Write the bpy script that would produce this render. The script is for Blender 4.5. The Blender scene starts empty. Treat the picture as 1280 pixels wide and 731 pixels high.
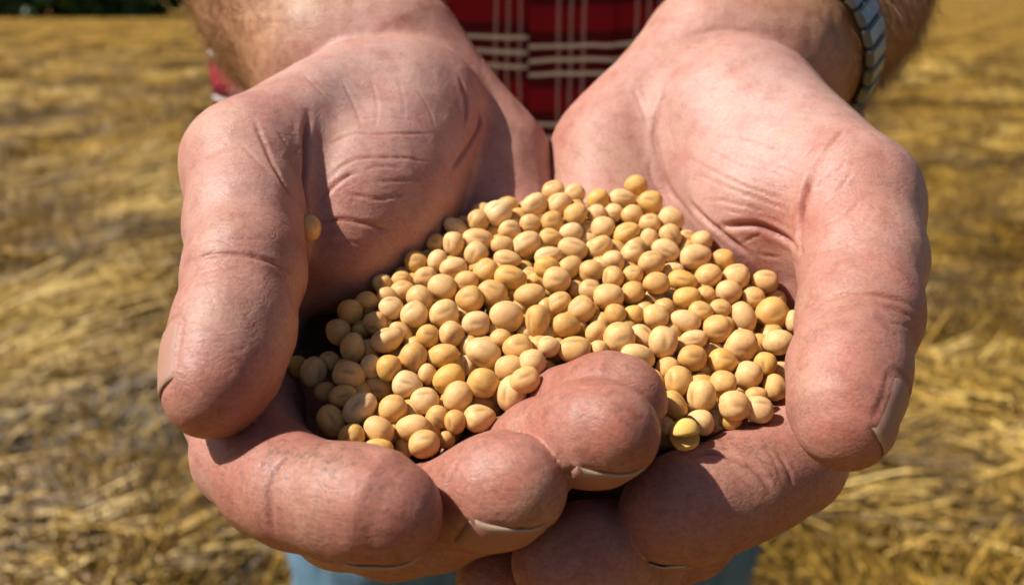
import bpy, bmesh, math, random
import numpy as np
from mathutils import Vector, Matrix, Quaternion

# ------------------------------------------------------------------ camera, sky, sun, exposure
scene = bpy.context.scene
COL = scene.collection
F = 1150.0                                   # focal length in photo pixels (1280 wide)
PITCH = math.radians(17.9)
CAM = np.array([0.0, 0.0, 1.20])
RIGHT = np.array([1.0, 0.0, 0.0])
UP = np.array([0.0, math.sin(PITCH), math.cos(PITCH)])
FWD = np.array([0.0, math.cos(PITCH), -math.sin(PITCH)])

cam_data = bpy.data.cameras.new('camera')
cam = bpy.data.objects.new('camera', cam_data)
COL.objects.link(cam)
cam.location = CAM
cam.rotation_euler = (math.pi / 2 - PITCH, 0, 0)
cam_data.sensor_width = 36.0
cam_data.lens = 36.0 * F / 1280.0
cam_data.clip_start = 0.01
cam_data.clip_end = 3000.0
cam_data.dof.use_dof = True
cam_data.dof.focus_distance = 0.192
cam_data.dof.aperture_fstop = 14.0
scene.camera = cam

SUN_EL = math.radians(51)
SUN_AZ = math.radians(-96)                  # measured from +Y (view direction) clockwise: behind the camera's left
to_sun = Vector((math.sin(SUN_AZ) * math.cos(SUN_EL), math.cos(SUN_AZ) * math.cos(SUN_EL), math.sin(SUN_EL)))
world = bpy.data.worlds.new('World')
scene.world = world
world.use_nodes = True
wn = world.node_tree
sky = wn.nodes.new('ShaderNodeTexSky')
sky.sky_type = 'NISHITA'
sky.sun_disc = False
sky.sun_elevation = SUN_EL
sky.sun_rotation = SUN_AZ
wn.links.new(sky.outputs[0], wn.nodes['Background'].inputs[0])
wn.nodes['Background'].inputs[1].default_value = 0.05
sun_data = bpy.data.lights.new('sun', 'SUN')
sun_data.energy = 5.0
sun_data.angle = math.radians(0.53)
sun_data.color = (1.0, 0.95, 0.87)
sun = bpy.data.objects.new('sun', sun_data)
COL.objects.link(sun)
sun.rotation_euler = to_sun.to_track_quat('Z', 'Y').to_euler()
scene.view_settings.view_transform = 'Standard'
scene.view_settings.look = 'None'
scene.view_settings.exposure = 0.46
scene.view_settings.gamma = 1.0
scene.view_settings.use_curve_mapping = False
scene.cycles.use_denoising = True
scene.cycles.max_bounces = 4
scene.cycles.diffuse_bounces = 2
scene.cycles.caustics_reflective = False
scene.cycles.caustics_refractive = False
scene.cycles.adaptive_threshold = 0.03

# ------------------------------------------------------------------ helpers
def at(px, py, z):
    """point (metres, world) seen at photo pixel px,py at z millimetres of depth"""
    z = z / 1000.0
    return CAM + RIGHT * ((px - 640) * z / F) + UP * ((365.5 - py) * z / F) + FWD * z

def to_px(P):
    d = np.asarray(P) - CAM
    z = d @ FWD
    return np.stack([640 + (d @ RIGHT) / z * F, 365.5 - (d @ UP) / z * F, z * 1000], -1)

def camvec(x, y, z):
    v = RIGHT * x + UP * y + FWD * z
    return v / np.linalg.norm(v)

def tag(o, label=None, cat=None, group=None, kind=None):
    if label: o['label'] = label
    if cat: o['category'] = cat
    if group: o['group'] = group
    if kind: o['kind'] = kind
    return o

def link(o, parent=None):
    COL.objects.link(o)
    if parent is not None: o.parent = parent
    return o

def empty(name, loc=(0, 0, 0)):
    o = bpy.data.objects.new(name, None)
    o.empty_display_size = 0.05
    o.location = loc
    return link(o)

def mesh_np(name, V, Fq, mat=None, smooth=True):
    """V (n,3); Fq (m,k) with a constant k"""
    V = np.asarray(V, np.float32); Fq = np.asarray(Fq, np.int32)
    me = bpy.data.meshes.new(name)
    m, k = Fq.shape
    me.vertices.add(len(V)); me.vertices.foreach_set('co', V.ravel())
    me.loops.add(m * k); me.loops.foreach_set('vertex_index', Fq.ravel())
    me.polygons.add(m)
    me.polygons.foreach_set('loop_start', np.arange(0, m * k, k, dtype=np.int32))
    me.polygons.foreach_set('loop_total', np.full(m, k, np.int32))
    me.polygons.foreach_set('use_smooth', np.full(m, smooth, bool))
    me.update(calc_edges=True)
    if mat: me.materials.append(mat)
    return me

def attr(me, name, vals, typ='FLOAT'):
    a = me.attributes.new(name, typ, 'POINT')
    vals = np.asarray(vals, np.float32)
    a.data.foreach_set('value' if typ == 'FLOAT' else 'vector', vals.ravel())

class NT:
    def __init__(self, name):
        self.m = bpy.data.materials.new(name)
        self.m.use_nodes = True
        self.t = self.m.node_tree
        self.bsdf = self.t.nodes['Principled BSDF']
    def n(self, typ, **kw):
        nd = self.t.nodes.new('ShaderNode' + typ)
        for k, v in kw.items():
            if k.startswith('in_'):
                nd.inputs[k[3:].replace('_', ' ')].default_value = v
            else:
                setattr(nd, k, v)
        return nd
    def l(self, a, b):
        self.t.links.new(a, b)
    def noise(self, scale, detail=3.0, rough=0.55, vec=None):
        nd = self.n('TexNoise'); nd.inputs['Scale'].default_value = scale
        nd.inputs['Detail'].default_value = detail; nd.inputs['Roughness'].default_value = rough
        if vec is not None: self.l(vec, nd.inputs['Vector'])
        return nd.outputs['Fac']
    def ramp(self, fac, stops):
        r = self.n('ValToRGB')
        el = r.color_ramp.elements
        while len(el) < len(stops): el.new(0.5)
        for e, (p, c) in zip(el, stops):
            e.position = p; e.color = (*c, 1) if len(c) == 3 else c
        self.l(fac, r.inputs[0]); return r.outputs[0]
    def mix(self, fac, a, b, mode='MIX'):
        x = self.n('Mix', data_type='RGBA', blend_type=mode)
        for v, i in ((fac, 0), (a, 6), (b, 7)):
            if hasattr(v, 'is_linked') or isinstance(v, bpy.types.NodeSocket): self.l(v, x.inputs[i])
            elif i == 0: x.inputs[0].default_value = v
            else: x.inputs[i].default_value = (*v, 1)
        return x.outputs[2]
    def math(self, op, a, b=0.0, clamp=False):
        x = self.n('Math', operation=op, use_clamp=clamp)
        for v, i in ((a, 0), (b, 1)):
            if isinstance(v, bpy.types.NodeSocket): self.l(v, x.inputs[i])
            else: x.inputs[i].default_value = v
        return x.outputs[0]
    def attr(self, name):
        return self.n('Attribute', attribute_name=name).outputs['Fac']
    def bump(self, h, dist, strength=1.0, normal=None):
        b = self.n('Bump'); b.inputs['Strength'].default_value = strength
        b.inputs['Distance'].default_value = dist
        self.l(h, b.inputs['Height'])
        if normal is not None: self.l(normal, b.inputs['Normal'])
        return b.outputs[0]

# ------------------------------------------------------------------ implicit surfaces (millimetres, camera-aligned axes)
def Q(px, py, z):
    return np.array([(px - 640) * z / F, (365.5 - py) * z / F, z], np.float64)

def mm_to_world(V):
    V = np.asarray(V) / 1000.0
    return CAM + V[:, :1] * RIGHT + V[:, 1:2] * UP + V[:, 2:3] * FWD

def smin(a, b, k):
    h = np.maximum(k - np.abs(a - b), 0.0) / k
    return np.minimum(a, b) - h * h * k * 0.25

def smax(a, b, k):
    return -smin(-a, -b, k)

def seg(p, a, b, r1, r2, flat=None):
    """tapered capsule; flat=(axis, s) squeezes it along axis by s"""
    ba = b - a
    pa = p - a
    if flat is not None:
        u, s = flat
        c = pa @ u; cb = ba @ u
        pa = pa + np.outer(c * (1 / s - 1), u); ba = ba + u * cb * (1 / s - 1)
    h = np.clip((pa @ ba) / (ba @ ba), 0, 1)
    d = pa - h[:, None] * ba
    return np.sqrt((d * d).sum(1)) - (r1 + (r2 - r1) * h)

def ell(p, c, axes, radii):
    """ellipsoid: axes 3 row vectors"""
    q = (p - c) @ np.asarray(axes).T
    r = np.asarray(radii)
    k0 = np.sqrt(((q / r) ** 2).sum(1)); k1 = np.sqrt(((q / (r * r)) ** 2).sum(1)) + 1e-9
    return k0 * (k0 - 1) / k1

def frame(t, n):
    t = t / np.linalg.norm(t); n = n - t * (n @ t); n = n / np.linalg.norm(n)
    return np.array([t, n, np.cross(t, n)])

def chain(p, pts, k):
    d = None
    for (a, r1), (b, r2) in zip(pts[:-1], pts[1:]):
        e = seg(p, a, b, r1, r2)
        d = e if d is None else smin(d, e, k)
    return d

def surface_nets(f, lo, hi, h, B=8):
    """block-sparse sampling of f on a grid, then dual contouring by edge averages"""
    lo = np.asarray(lo, float); n = np.ceil((np.asarray(hi) - lo) / h / B).astype(int)
    N = n * B + 1
    bi = np.stack(np.meshgrid(*[np.arange(x) for x in n], indexing='ij'), -1).reshape(-1, 3)
    cen = lo + (bi + 0.5) * B * h
    dc = np.concatenate([f(c) for c in np.array_split(cen, max(1, len(cen) // 60000))])
    act = np.abs(dc) < B * h * 0.87 * 1.35 + 2.5
    vol = np.full(N, 9.0, np.float32)
    for b in bi[(~act) & (dc < 0)]:
        s = b * B; vol[s[0]:s[0] + B + 1, s[1]:s[1] + B + 1, s[2]:s[2] + B + 1] = -9.0
    loc = np.stack(np.meshgrid(*[np.arange(B + 1)] * 3, indexing='ij'), -1).reshape(-1, 3)
    ab = bi[act]
    for ch in np.array_split(ab, max(1, len(ab) // 150)):
        g = (ch[:, None, :] * B + loc[None]).reshape(-1, 3)
        vol[g[:, 0], g[:, 1], g[:, 2]] = f(lo + g * h)
    ins = vol < 0
    c = [ins[i:N[0] - 1 + i, j:N[1] - 1 + j, k:N[2] - 1 + k] for i in (0, 1) for j in (0, 1) for k in (0, 1)]
    s = sum(x.astype(np.int8) for x in c)
    mixed = (s > 0) & (s < 8)
    cid = np.full(mixed.shape, -1, np.int64)
    idx = np.argwhere(mixed)
    cid[mixed] = np.arange(len(idx))
    acc = np.zeros((len(idx), 3)); cnt = np.zeros(len(idx))
    corners = [(i, j, k) for i in (0, 1) for j in (0, 1) for k in (0, 1)]
    for a in corners:
        for ax in range(3):
            if a[ax]: continue
            b = list(a); b[ax] = 1
            ia = idx + a; ib = idx + b
            va = vol[ia[:, 0], ia[:, 1], ia[:, 2]]; vb = vol[ib[:, 0], ib[:, 1], ib[:, 2]]
            m = (va < 0) != (vb < 0)
            t = np.where(m, va / np.where(m, va - vb, 1), 0)
            pt = np.array(a, float)[None].repeat(len(idx), 0); pt[:, ax] += t
            acc[m] += pt[m]; cnt[m] += 1
    V = lo + (idx + acc / cnt[:, None]) * h
    quads = []
    for ax in range(3):
        u, v = (ax + 1) % 3, (ax + 2) % 3
        sl0 = [slice(None)] * 3; sl1 = [slice(None)] * 3
        sl0[ax] = slice(0, -1); sl1[ax] = slice(1, None)
        A = ins[tuple(sl0)]; Bm = ins[tuple(sl1)]
        e = np.argwhere(A != Bm)
        ok = (e[:, u] > 0) & (e[:, v] > 0) & (e[:, u] < N[u] - 1) & (e[:, v] < N[v] - 1)
        e = e[ok]
        flip = A[e[:, 0], e[:, 1], e[:, 2]]
        def cell(du, dv):
            q = e.copy(); q[:, u] -= du; q[:, v] -= dv
            return cid[q[:, 0], q[:, 1], q[:, 2]]
        qd = np.stack([cell(1, 1), cell(0, 1), cell(0, 0), cell(1, 0)], 1)
        qd[~flip] = qd[~flip][:, ::-1]
        quads.append(qd)
    Qd = np.concatenate(quads)
    return V, Qd

def grad(f, V, e=0.25):
    g = np.stack([f(V + np.eye(3)[i] * e) - f(V - np.eye(3)[i] * e) for i in range(3)], 1)
    return g / (np.linalg.norm(g, axis=1, keepdims=True) + 1e-9)

def subdivide(V, Qd):
    n = len(V)
    E = np.concatenate([np.sort(Qd[:, [i, (i + 1) % 4]], 1) for i in range(4)])
    ue, inv = np.unique(E, axis=0, return_inverse=True)
    inv = inv.reshape(4, -1)
    em = V[ue].mean(1); fc = V[Qd].mean(1)
    ei = n + inv; fi = n + len(ue) + np.arange(len(Qd))
    out = [np.stack([Qd[:, i], ei[i], fi, ei[(i + 3) % 4]], 1) for i in range(4)]
    return np.concatenate([V, em, fc]), np.concatenate(out)

def vnormals(V, Qd):
    a = V[Qd[:, 2]] - V[Qd[:, 0]]; b = V[Qd[:, 3]] - V[Qd[:, 1]]
    fn = np.cross(a, b)
    N = np.zeros_like(V)
    idx = Qd.T.ravel()
    for c in range(3): N[:, c] = np.bincount(idx, np.tile(fn[:, c], 4), len(V))
    return N / (np.linalg.norm(N, axis=1, keepdims=True) + 1e-12)

def smooth_field(V, Qd, x, it):
    # every quad contributes each of its edges; inner edges count twice, which is harmless here
    i0 = Qd.T.ravel(); i1 = np.roll(Qd, -1, 1).T.ravel()
    deg = np.maximum(np.bincount(i0, minlength=len(V)), 1)
    X = x if x.ndim > 1 else x[:, None]
    for _ in range(it):
        s = np.stack([np.bincount(i0, X[i1, c], len(V)) for c in range(X.shape[1])], 1)
        X = 0.5 * X + 0.5 * s / deg[:, None]
    return X if x.ndim > 1 else X[:, 0]
# ------------------------------------------------------------------ field: ground, straw, far wood
def fbm(x, y, seed, octaves=4):
    """cheap smooth value noise for arrays"""
    rs = np.random.RandomState(seed); tab = rs.rand(256, 256)
    out = 0; amp = 1; tot = 0
    for o in range(octaves):
        xi = np.floor(x).astype(int); yi = np.floor(y).astype(int)
        fx = x - xi; fy = y - yi
        fx = fx * fx * (3 - 2 * fx); fy = fy * fy * (3 - 2 * fy)
        g = lambda a, b: tab[a % 256, b % 256]
        v = (g(xi, yi) * (1 - fx) + g(xi + 1, yi) * fx) * (1 - fy) + (g(xi, yi + 1) * (1 - fx) + g(xi + 1, yi + 1) * fx) * fy
        out = out + amp * v; tot += amp; amp *= 0.5; x = x * 2.03 + 17; y = y * 2.03 + 31
    return out / tot

def swath(x, y):
    """0..1: how much loose straw lies here (rows run across the view)"""
    return np.clip((0.55 * fbm(x * 0.25 + 5, y * 0.8 + 0.12 * x, 3, 3) + 0.45 * fbm(x * 1.5 + 3, y * 0.9, 13, 3) - 0.36) * 3.2, 0, 1)

def ground_z(x, y):
    return 0.05 * swath(x, y) + 0.20 * np.clip(fbm(x * 1.5 + 2, y * 1.9, 9, 3) - 0.42, 0, 1)

gm = NT('stubble_ground')
tc = gm.n('TexCoord').outputs['Object']
mp = gm.n('Mapping'); mp.inputs['Scale'].default_value = (0.7, 0.75, 1); gm.l(tc, mp.inputs['Vector'])
band = gm.noise(1.1, 5, 0.6, mp.outputs[0])
mp2 = gm.n('Mapping'); mp2.inputs['Scale'].default_value = (14, 16, 1); gm.l(tc, mp2.inputs['Vector'])
fine = gm.noise(3.0, 6, 0.7, mp2.outputs[0])
c1 = gm.ramp(band, [(0.40, (0.07, 0.036, 0.005)), (0.5, (0.24, 0.13, 0.018)), (0.60, (0.47, 0.28, 0.05))])
c2 = gm.ramp(fine, [(0.3, (0.35, 0.32, 0.28)), (0.55, (1, 1, 1)), (0.75, (1.35, 1.3, 1.15))])
gm.l(gm.mix(1.0, c1, c2, 'MULTIPLY'), gm.bsdf.inputs['Base Color'])
gm.bsdf.inputs['Roughness'].default_value = 0.95
gm.bsdf.inputs['Specular IOR Level'].default_value = 0.1
gm.l(gm.bump(fine, 0.02, 0.8), gm.bsdf.inputs['Normal'])

def build_ground():
    def axis(lim, near, n_near, n_far):
        a = np.linspace(0, near, n_near); b = np.geomspace(near, lim, n_far)[1:]
        return np.concatenate([a, b])
    ys = np.concatenate([-np.geomspace(3, 900, 14)[::-1], np.linspace(-2.5, 14, 190), np.geomspace(14.2, 900, 30)])
    xp = axis(900, 10, 110, 24); xs = np.concatenate([-xp[:0:-1], xp])
    X, Y = np.meshgrid(xs, ys, indexing='ij')
    Z = ground_z(X, Y) * np.clip(1.3 - np.hypot(X, Y) / 40, 0, 1)
    V = np.stack([X, Y, Z], -1).reshape(-1, 3)
    ny = len(ys); i, j = np.meshgrid(np.arange(len(xs) - 1), np.arange(ny - 1), indexing='ij')
    a = (i * ny + j).ravel()
    o = link(bpy.data.objects.new('ground', mesh_np('ground', V, np.stack([a, a + ny, a + ny + 1, a + 1], 1), gm.m)))
    tag(o, kind='structure')
build_ground()

sm = NT('straw')
sc_ = sm.attr('tone')
scol = sm.ramp(sc_, [(0.0, (0.06, 0.034, 0.008)), (0.3, (0.17, 0.09, 0.010)), (0.62, (0.50, 0.295, 0.045)), (1.0, (0.72, 0.51, 0.15))])
sm.l(scol, sm.bsdf.inputs['Base Color'])
sm.bsdf.inputs['Roughness'].default_value = 0.55

def stalks(name, base, direc, length, radius, bend, tone, label, cat, kind='stuff'):
    """many thin three-sided stalks, two bent segments each, in one mesh"""
    n = len(base)
    d = direc / np.linalg.norm(direc, axis=1, keepdims=True)
    ref = np.where(np.abs(d[:, 2:]) > 0.9, np.array([[1.0, 0, 0]]), np.array([[0, 0, 1.0]]))
    u = np.cross(d, ref); u /= np.linalg.norm(u, axis=1, keepdims=True)
    w = np.cross(d, u)
    L = length[:, None]
    P = [base, base + d * L * 0.5 + (u * bend[:, :1] + w * bend[:, 1:]) * L, base + d * L]
    V = np.empty((n, 9, 3)); 
    for k in range(3):
        for s in range(3):
            an = 2 * math.pi * s / 3
            V[:, k * 3 + s] = P[k] + (u * math.cos(an) + w * math.sin(an)) * radius[:, None] * (1, 0.95, 0.7)[k]
    q = []
    for k in range(2):
        for s in range(3):
            t = (s + 1) % 3
            q.append([k * 3 + s, k * 3 + t, k * 3 + 3 + t, k * 3 + 3 + s])
    Fq = (np.arange(n)[:, None, None] * 9 + np.array(q)[None]).reshape(-1, 4)
    me = mesh_np(name, V.reshape(-1, 3), Fq, sm.m, smooth=False)
    attr(me, 'tone', np.repeat(tone, 9))
    o = link(bpy.data.objects.new(name, me))
    return tag(o, label, cat, kind=kind)

def build_straw():
    rs = np.random.RandomState(12)
    # loose straw, denser close by
    n = 84000
    r = np.exp(rs.uniform(math.log(1.1), math.log(22.0), n)); a = rs.uniform(-0.85, 0.85, n)
    x = r * np.sin(a); y = r * np.cos(a)
    s = swath(x, y)
    keep = rs.rand(n) < 0.35 + 0.65 * s
    x, y, s, r = x[keep], y[keep], s[keep], r[keep]; n = len(x)
    # straw lies combed in local directions so that it reads as drifts
    ang = (fbm(x * 0.8 + 3, y * 0.8, 21, 2) - 0.5) * 7.0 + rs.normal(0, 0.55, n)
    tilt = np.abs(rs.normal(0.05, 0.16, n))
    d = np.stack([np.cos(ang) * np.cos(tilt), np.sin(ang) * np.cos(tilt), np.sin(tilt)], 1)
    ln = rs.uniform(0.08, 0.34, n); rad = rs.uniform(0.0012, 0.0032, n) * (1 + r * 0.10)
    base = np.stack([x, y, ground_z(x, y) + rs.uniform(0.0, 0.055, n) * (0.4 + s)], 1)
    tone = np.clip(0.14 + 0.36 * s + rs.normal(0, 0.22, n) + (fbm(x * 2.2, y * 1.4, 5, 3) - 0.5) * 1.8 + 0.35 * (rs.rand(n) < 0.05), 0, 1)
    stalks('loose_straw', base, d, ln, rad, rs.normal(0, 0.05, (n, 2)), tone, 'golden loose straw strewn in drifts over the stubble field', 'straw')
    # standing stubble in drilled rows
    n = 26000
    r = np.exp(rs.uniform(math.log(1.3), math.log(40.0), n)); a = rs.uniform(-0.85, 0.85, n)
    x = r * np.sin(a); y = r * np.cos(a)
    y = np.round(y / 0.16) * 0.16 + rs.normal(0, 0.018, n)
    s = swath(x, y)
    keep = rs.rand(n) < 1.0 - 0.75 * s
    x, y, s, r = x[keep], y[keep], s[keep], r[keep]; n = len(x)
    d = np.stack([rs.normal(0, 0.28, n), rs.normal(0, 0.28, n), np.ones(n)], 1)
    base = np.stack([x, y, ground_z(x, y) - 0.01], 1)
    tone = np.clip(0.28 + rs.normal(0, 0.2, n) + (fbm(x * 1.6, y * 1.2, 15, 3) - 0.5) * 1.0, 0, 1)
    stalks('standing_stubble', base, d, rs.uniform(0.06, 0.17, n), rs.uniform(0.0016, 0.003, n) * (1 + r * 0.07), rs.normal(0, 0.03, (n, 2)), tone,
           'short cut stubble standing in rows over the field', 'stubble')
def build_tufts():
    rs = np.random.RandomState(41)
    m = 900
    r = np.exp(rs.uniform(math.log(1.5), math.log(26.0), m)); a = rs.uniform(-0.85, 0.85, m)
    cx, cy = r * np.sin(a), r * np.cos(a)
    k = 34
    sp = np.repeat(rs.uniform(0.03, 0.11, m) * (1 + r * 0.02), k)
    n = m * k
    x = np.repeat(cx, k) + rs.normal(0, 1, n) * sp; y = np.repeat(cy, k) + rs.normal(0, 1, n) * sp
    lean = np.repeat(rs.normal(0, 0.9, (m, 2)), k, 0) + rs.normal(0, 0.45, (n, 2))
    d = np.concatenate([lean, rs.uniform(0.35, 1.0, (n, 1))], 1)
    rr = np.repeat(r, k)
    base = np.stack([x, y, ground_z(x, y) - 0.01], 1)
    tone = np.clip(np.repeat(rs.normal(0.42, 0.17, m), k) + rs.normal(0, 0.16, n), 0, 1)
    stalks('straw_tufts', base, d, rs.uniform(0.08, 0.24, n), rs.uniform(0.0012, 0.0028, n) * (1 + rr * 0.09), rs.normal(0, 0.06, (n, 2)), tone,
           'tangled tufts of straw leaning out of the stubble', 'straw')
build_straw()
build_tufts()

lm = NT('far_leaves')
lcol = lm.ramp(lm.attr('tone'), [(0.0, (0.012, 0.04, 0.006)), (1.0, (0.06, 0.17, 0.022))])
lm.l(lcol, lm.bsdf.inputs['Base Color'])
lm.bsdf.inputs['Roughness'].default_value = 0.6
bark = NT('far_bark'); bark.bsdf.inputs['Base Color'].default_value = (0.06, 0.045, 0.03, 1)

def build_wood():
    """the dark belt of trees at the far left edge of the field"""
    rs = np.random.RandomState(4)
    V = []; tone = []; 
    tv = []; tf = []
    for k in range(46):
        cx = -66 + k * 1.0 + rs.normal(0, 0.5); cy = 56 + rs.normal(0, 2) + (4 if k % 2 else 0); h = rs.uniform(5, 8)
        m = 420
        p = rs.normal(0, 1, (m, 3)); p /= np.linalg.norm(p, axis=1, keepdims=True)
        p *= rs.uniform(0.45, 1.0, (m, 1)) ** 0.5 * (1 + 0.25 * np.sin(p[:, :1] * 5 + k) * np.cos(p[:, 2:] * 6))
        c = p * np.array([2.3, 2.3, h * 0.5]) + np.array([cx, cy, h * 0.44])
        t1 = rs.normal(0, 1, (m, 3)); t1 /= np.linalg.norm(t1, axis=1, keepdims=True)
        t2 = np.cross(t1, rs.normal(0, 1, (m, 3))); t2 /= np.linalg.norm(t2, axis=1, keepdims=True)
        s = rs.uniform(0.25, 0.6, (m, 1))
        V.append(np.stack([c - t1 * s, c + t2 * s * 0.7, c + t1 * s, c - t2 * s * 0.7], 1).reshape(-1, 3))
        tone.append(np.repeat(np.clip(rs.normal(0.35, 0.25, m), 0, 1), 4))
        for q in range(6):
            an = q * math.pi / 3
            tv += [(cx + 0.22 * math.cos(an), cy + 0.22 * math.sin(an), -0.1), (cx + 0.1 * math.cos(an), cy + 0.1 * math.sin(an), h * 0.6)]
            b0 = k * 12
            tf.append((b0 + q * 2, b0 + (q * 2 + 2) % 12, b0 + (q * 2 + 3) % 12, b0 + q * 2 + 1))
    V = np.concatenate(V)
    me = mesh_np('far_wood', np.concatenate([V, np.array(tv)]), np.concatenate([np.arange(len(V)).reshape(-1, 4), np.array(tf) + len(V)]), lm.m, smooth=False)
    me.materials.append(bark.m)
    mi = np.zeros(len(me.polygons), np.int32); mi[len(V) // 4:] = 1
    me.polygons.foreach_set('material_index', mi)
    attr(me, 'tone', np.concatenate([np.concatenate(tone), np.zeros(len(tv))]))
    tag(link(bpy.data.objects.new('far_wood', me)), 'dark green belt of trees along the far field edge', 'wood', kind='stuff')
build_wood()
# ------------------------------------------------------------------ the two cupped hands
# every finger: joints as (pixel x, pixel y, depth mm, radius mm); nail = dorsal direction in camera axes
HAND_A = dict(k=3.5,   # the hand at the left of the picture
    fore=[((441, 82, 298), 31.5), ((388, 0, 324), 36), ((330, -110, 362), 42), ((255, -280, 455), 49)],
    meta=[((470, 140, 292), 13, (298, 450, 242), 13.5), ((510, 140, 302), 14, (395, 485, 250), 13),
          ((555, 150, 304), 14, (486, 505, 252), 12.5), ((595, 195, 293), 14, (600, 490, 247), 13)],
    thenar=[((505, 156, 267), 25, (457, 262, 240), 21.7), ((457, 262, 240), 21.2, (420, 318, 227), 14.5), ((345, 260, 230), 12, (306, 440, 224), 13)],
    hypo=[((610, 216, 277), 17.5, (640, 340, 258), 17), ((500, 78, 288), 22, (606, 206, 278), 17)],
    thumb=[((450, 136, 262), 19), ((317, 212, 227), 16.8), ((308, 276, 210), 13.2), ((306, 338, 196), 12.1), ((291, 414, 185), 11.6), ((276, 462, 179), 10.5), ((264, 490, 175), 8.7)],
    fingers=[
        [((296, 450, 231), 13.3), ((305, 512, 206), 12.4), ((314, 566, 191), 11.2), ((344, 600, 180), 10.4), ((374, 616, 173), 9.8), ((436, 628, 167), 10.0), ((476, 636, 164), 9.4), ((497, 643, 163), 7.7)],
        [((385, 495, 238), 12.5), ((400, 575, 214), 11.6), ((428, 640, 197), 11.2), ((490, 655, 189), 10.4), ((545, 645, 183), 9.8), ((606, 617, 176), 9.8), ((636, 609, 172), 9.4), ((652, 605, 170), 7.9)],
        [((486, 512, 242), 12), ((520, 570, 222), 11), ((572, 612, 206), 10.5), ((630, 585, 195), 9.4), ((680, 556, 185), 8.7), ((730, 541, 176), 9.1), ((755, 540, 172), 8.7), ((772, 538, 170), 7.3)],
        [((600, 490, 243), 11.5), ((605, 545, 226), 10), ((638, 565, 212), 9.3), ((680, 535, 202), 8.8), ((712, 512, 194), 8.4), ((750, 502, 186), 8.8), ((770, 501, 183), 8.3), ((784, 500, 182), 7.0)]],
)
HAND_B = dict(k=7,   # the hand at the right
    fore=[((940, 80, 298), 32), ((1008, 0, 324), 36.5), ((1080, -110, 364), 42), ((1165, -270, 458), 49)],
    meta=[((905, 150, 284), 13, (1035, 452, 240), 13.5), ((870, 150, 288), 14, (955, 500, 240), 13),
          ((825, 160, 288), 14, (870, 515, 243), 12.5), ((790, 195, 284), 14, (770, 490, 243), 13)],
    thenar=[((922, 172, 264), 26, (965, 262, 240), 20), ((965, 262, 240), 19.5, (1010, 345, 236), 15), ((1045, 300, 228), 11, (1030, 440, 236), 12)],
    hypo=[((772, 200, 277), 18.5, (748, 340, 258), 17), ((885, 76, 288), 22, (776, 196, 278), 17.5)],
    thumb=[((935, 140, 262), 19), ((1062, 258, 222), 16.8), ((1076, 325, 209), 13.6), ((1074, 392, 197), 12.5), ((1060, 465, 185), 11.3), ((1053, 511, 179), 9.7), ((1056, 535, 177), 8.1)],
    fingers=[
        [((1035, 452, 240), 13), ((1015, 530, 216), 12.0), ((986, 574, 201), 11.2), ((950, 597, 194), 10.6), ((916, 614, 189), 10.1), ((872, 631, 185), 10.2), ((844, 640, 183), 9.6), ((828, 644, 182), 8.2)],
        [((955, 500, 240), 12.5), ((945, 565, 224), 11.4), ((900, 622, 213), 11), ((855, 660, 203), 10.6), ((808, 682, 195), 10.2), ((745, 696, 186), 10.3), ((714, 701, 182), 9.8), ((696, 704, 180), 8.2)],
        [((870, 515, 243), 12), ((875, 590, 236), 11), ((845, 645, 228), 10.6), ((790, 685, 217), 10), ((735, 705, 209), 9.7), ((665, 716, 202), 9.8), ((622, 722, 198), 9.0)],
        [((770, 490, 243), 11.5), ((785, 575, 240), 10), ((760, 625, 234), 9.3), ((710, 640, 230), 8.8), ((680, 640, 228), 8.5), ((640, 640, 226), 8.8), ((610, 640, 225), 8.0)]],
)

def hand_sdf(H):
    fore = [(Q(*p), r) for p, r in H['fore']]
    meta = [(Q(*a), ra, Q(*b), rb) for a, ra, b, rb in H['meta']]
    then = [(Q(*a), ra, Q(*b), rb) for a, ra, b, rb in H['thenar']]
    hypo = [(Q(*a), ra, Q(*b), rb) for a, ra, b, rb in H['hypo']]
    thumb = [(Q(*p), r) for p, r in H['thumb']]
    fing = [[(Q(*p), r) for p, r in c] for c in H['fingers']]
    def f(p):
        d = None
        for a, ra, b, rb in meta:
            e = seg(p, a, b, ra, rb)
            d = e if d is None else smin(d, e, 12)
        for a, ra, b, rb in hypo: d = smin(d, seg(p, a, b, ra, rb), 13)
        d = smin(d, chain(p, fore, 10), 9)
        t = None
        for a, ra, b, rb in then:
            e = seg(p, a, b, ra, rb); t = e if t is None else smin(t, e, 8)
        d = smin(d, t, H['k'])
        out = smin(d, chain(p, thumb, 4.0), 5)
        for c in fing:
            out = np.minimum(out, smin(d, chain(p, c, 4.5), 5))
        return out
    return f
# ------------------------------------------------------------------ person: skin
person = empty('person', (0.02, 0.75, 0.0))
tag(person, 'person in a red plaid shirt and blue jeans holding out two cupped hands', 'person')
bpy.context.view_layer.update()

def child(name, me, parent):
    """mesh given in world coordinates, parented keeping its place"""
    o = bpy.data.objects.new(name, me)
    link(o, parent)
    o.matrix_parent_inverse = PINV
    return o
PINV = Matrix.Translation(person.location).inverted()

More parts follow.
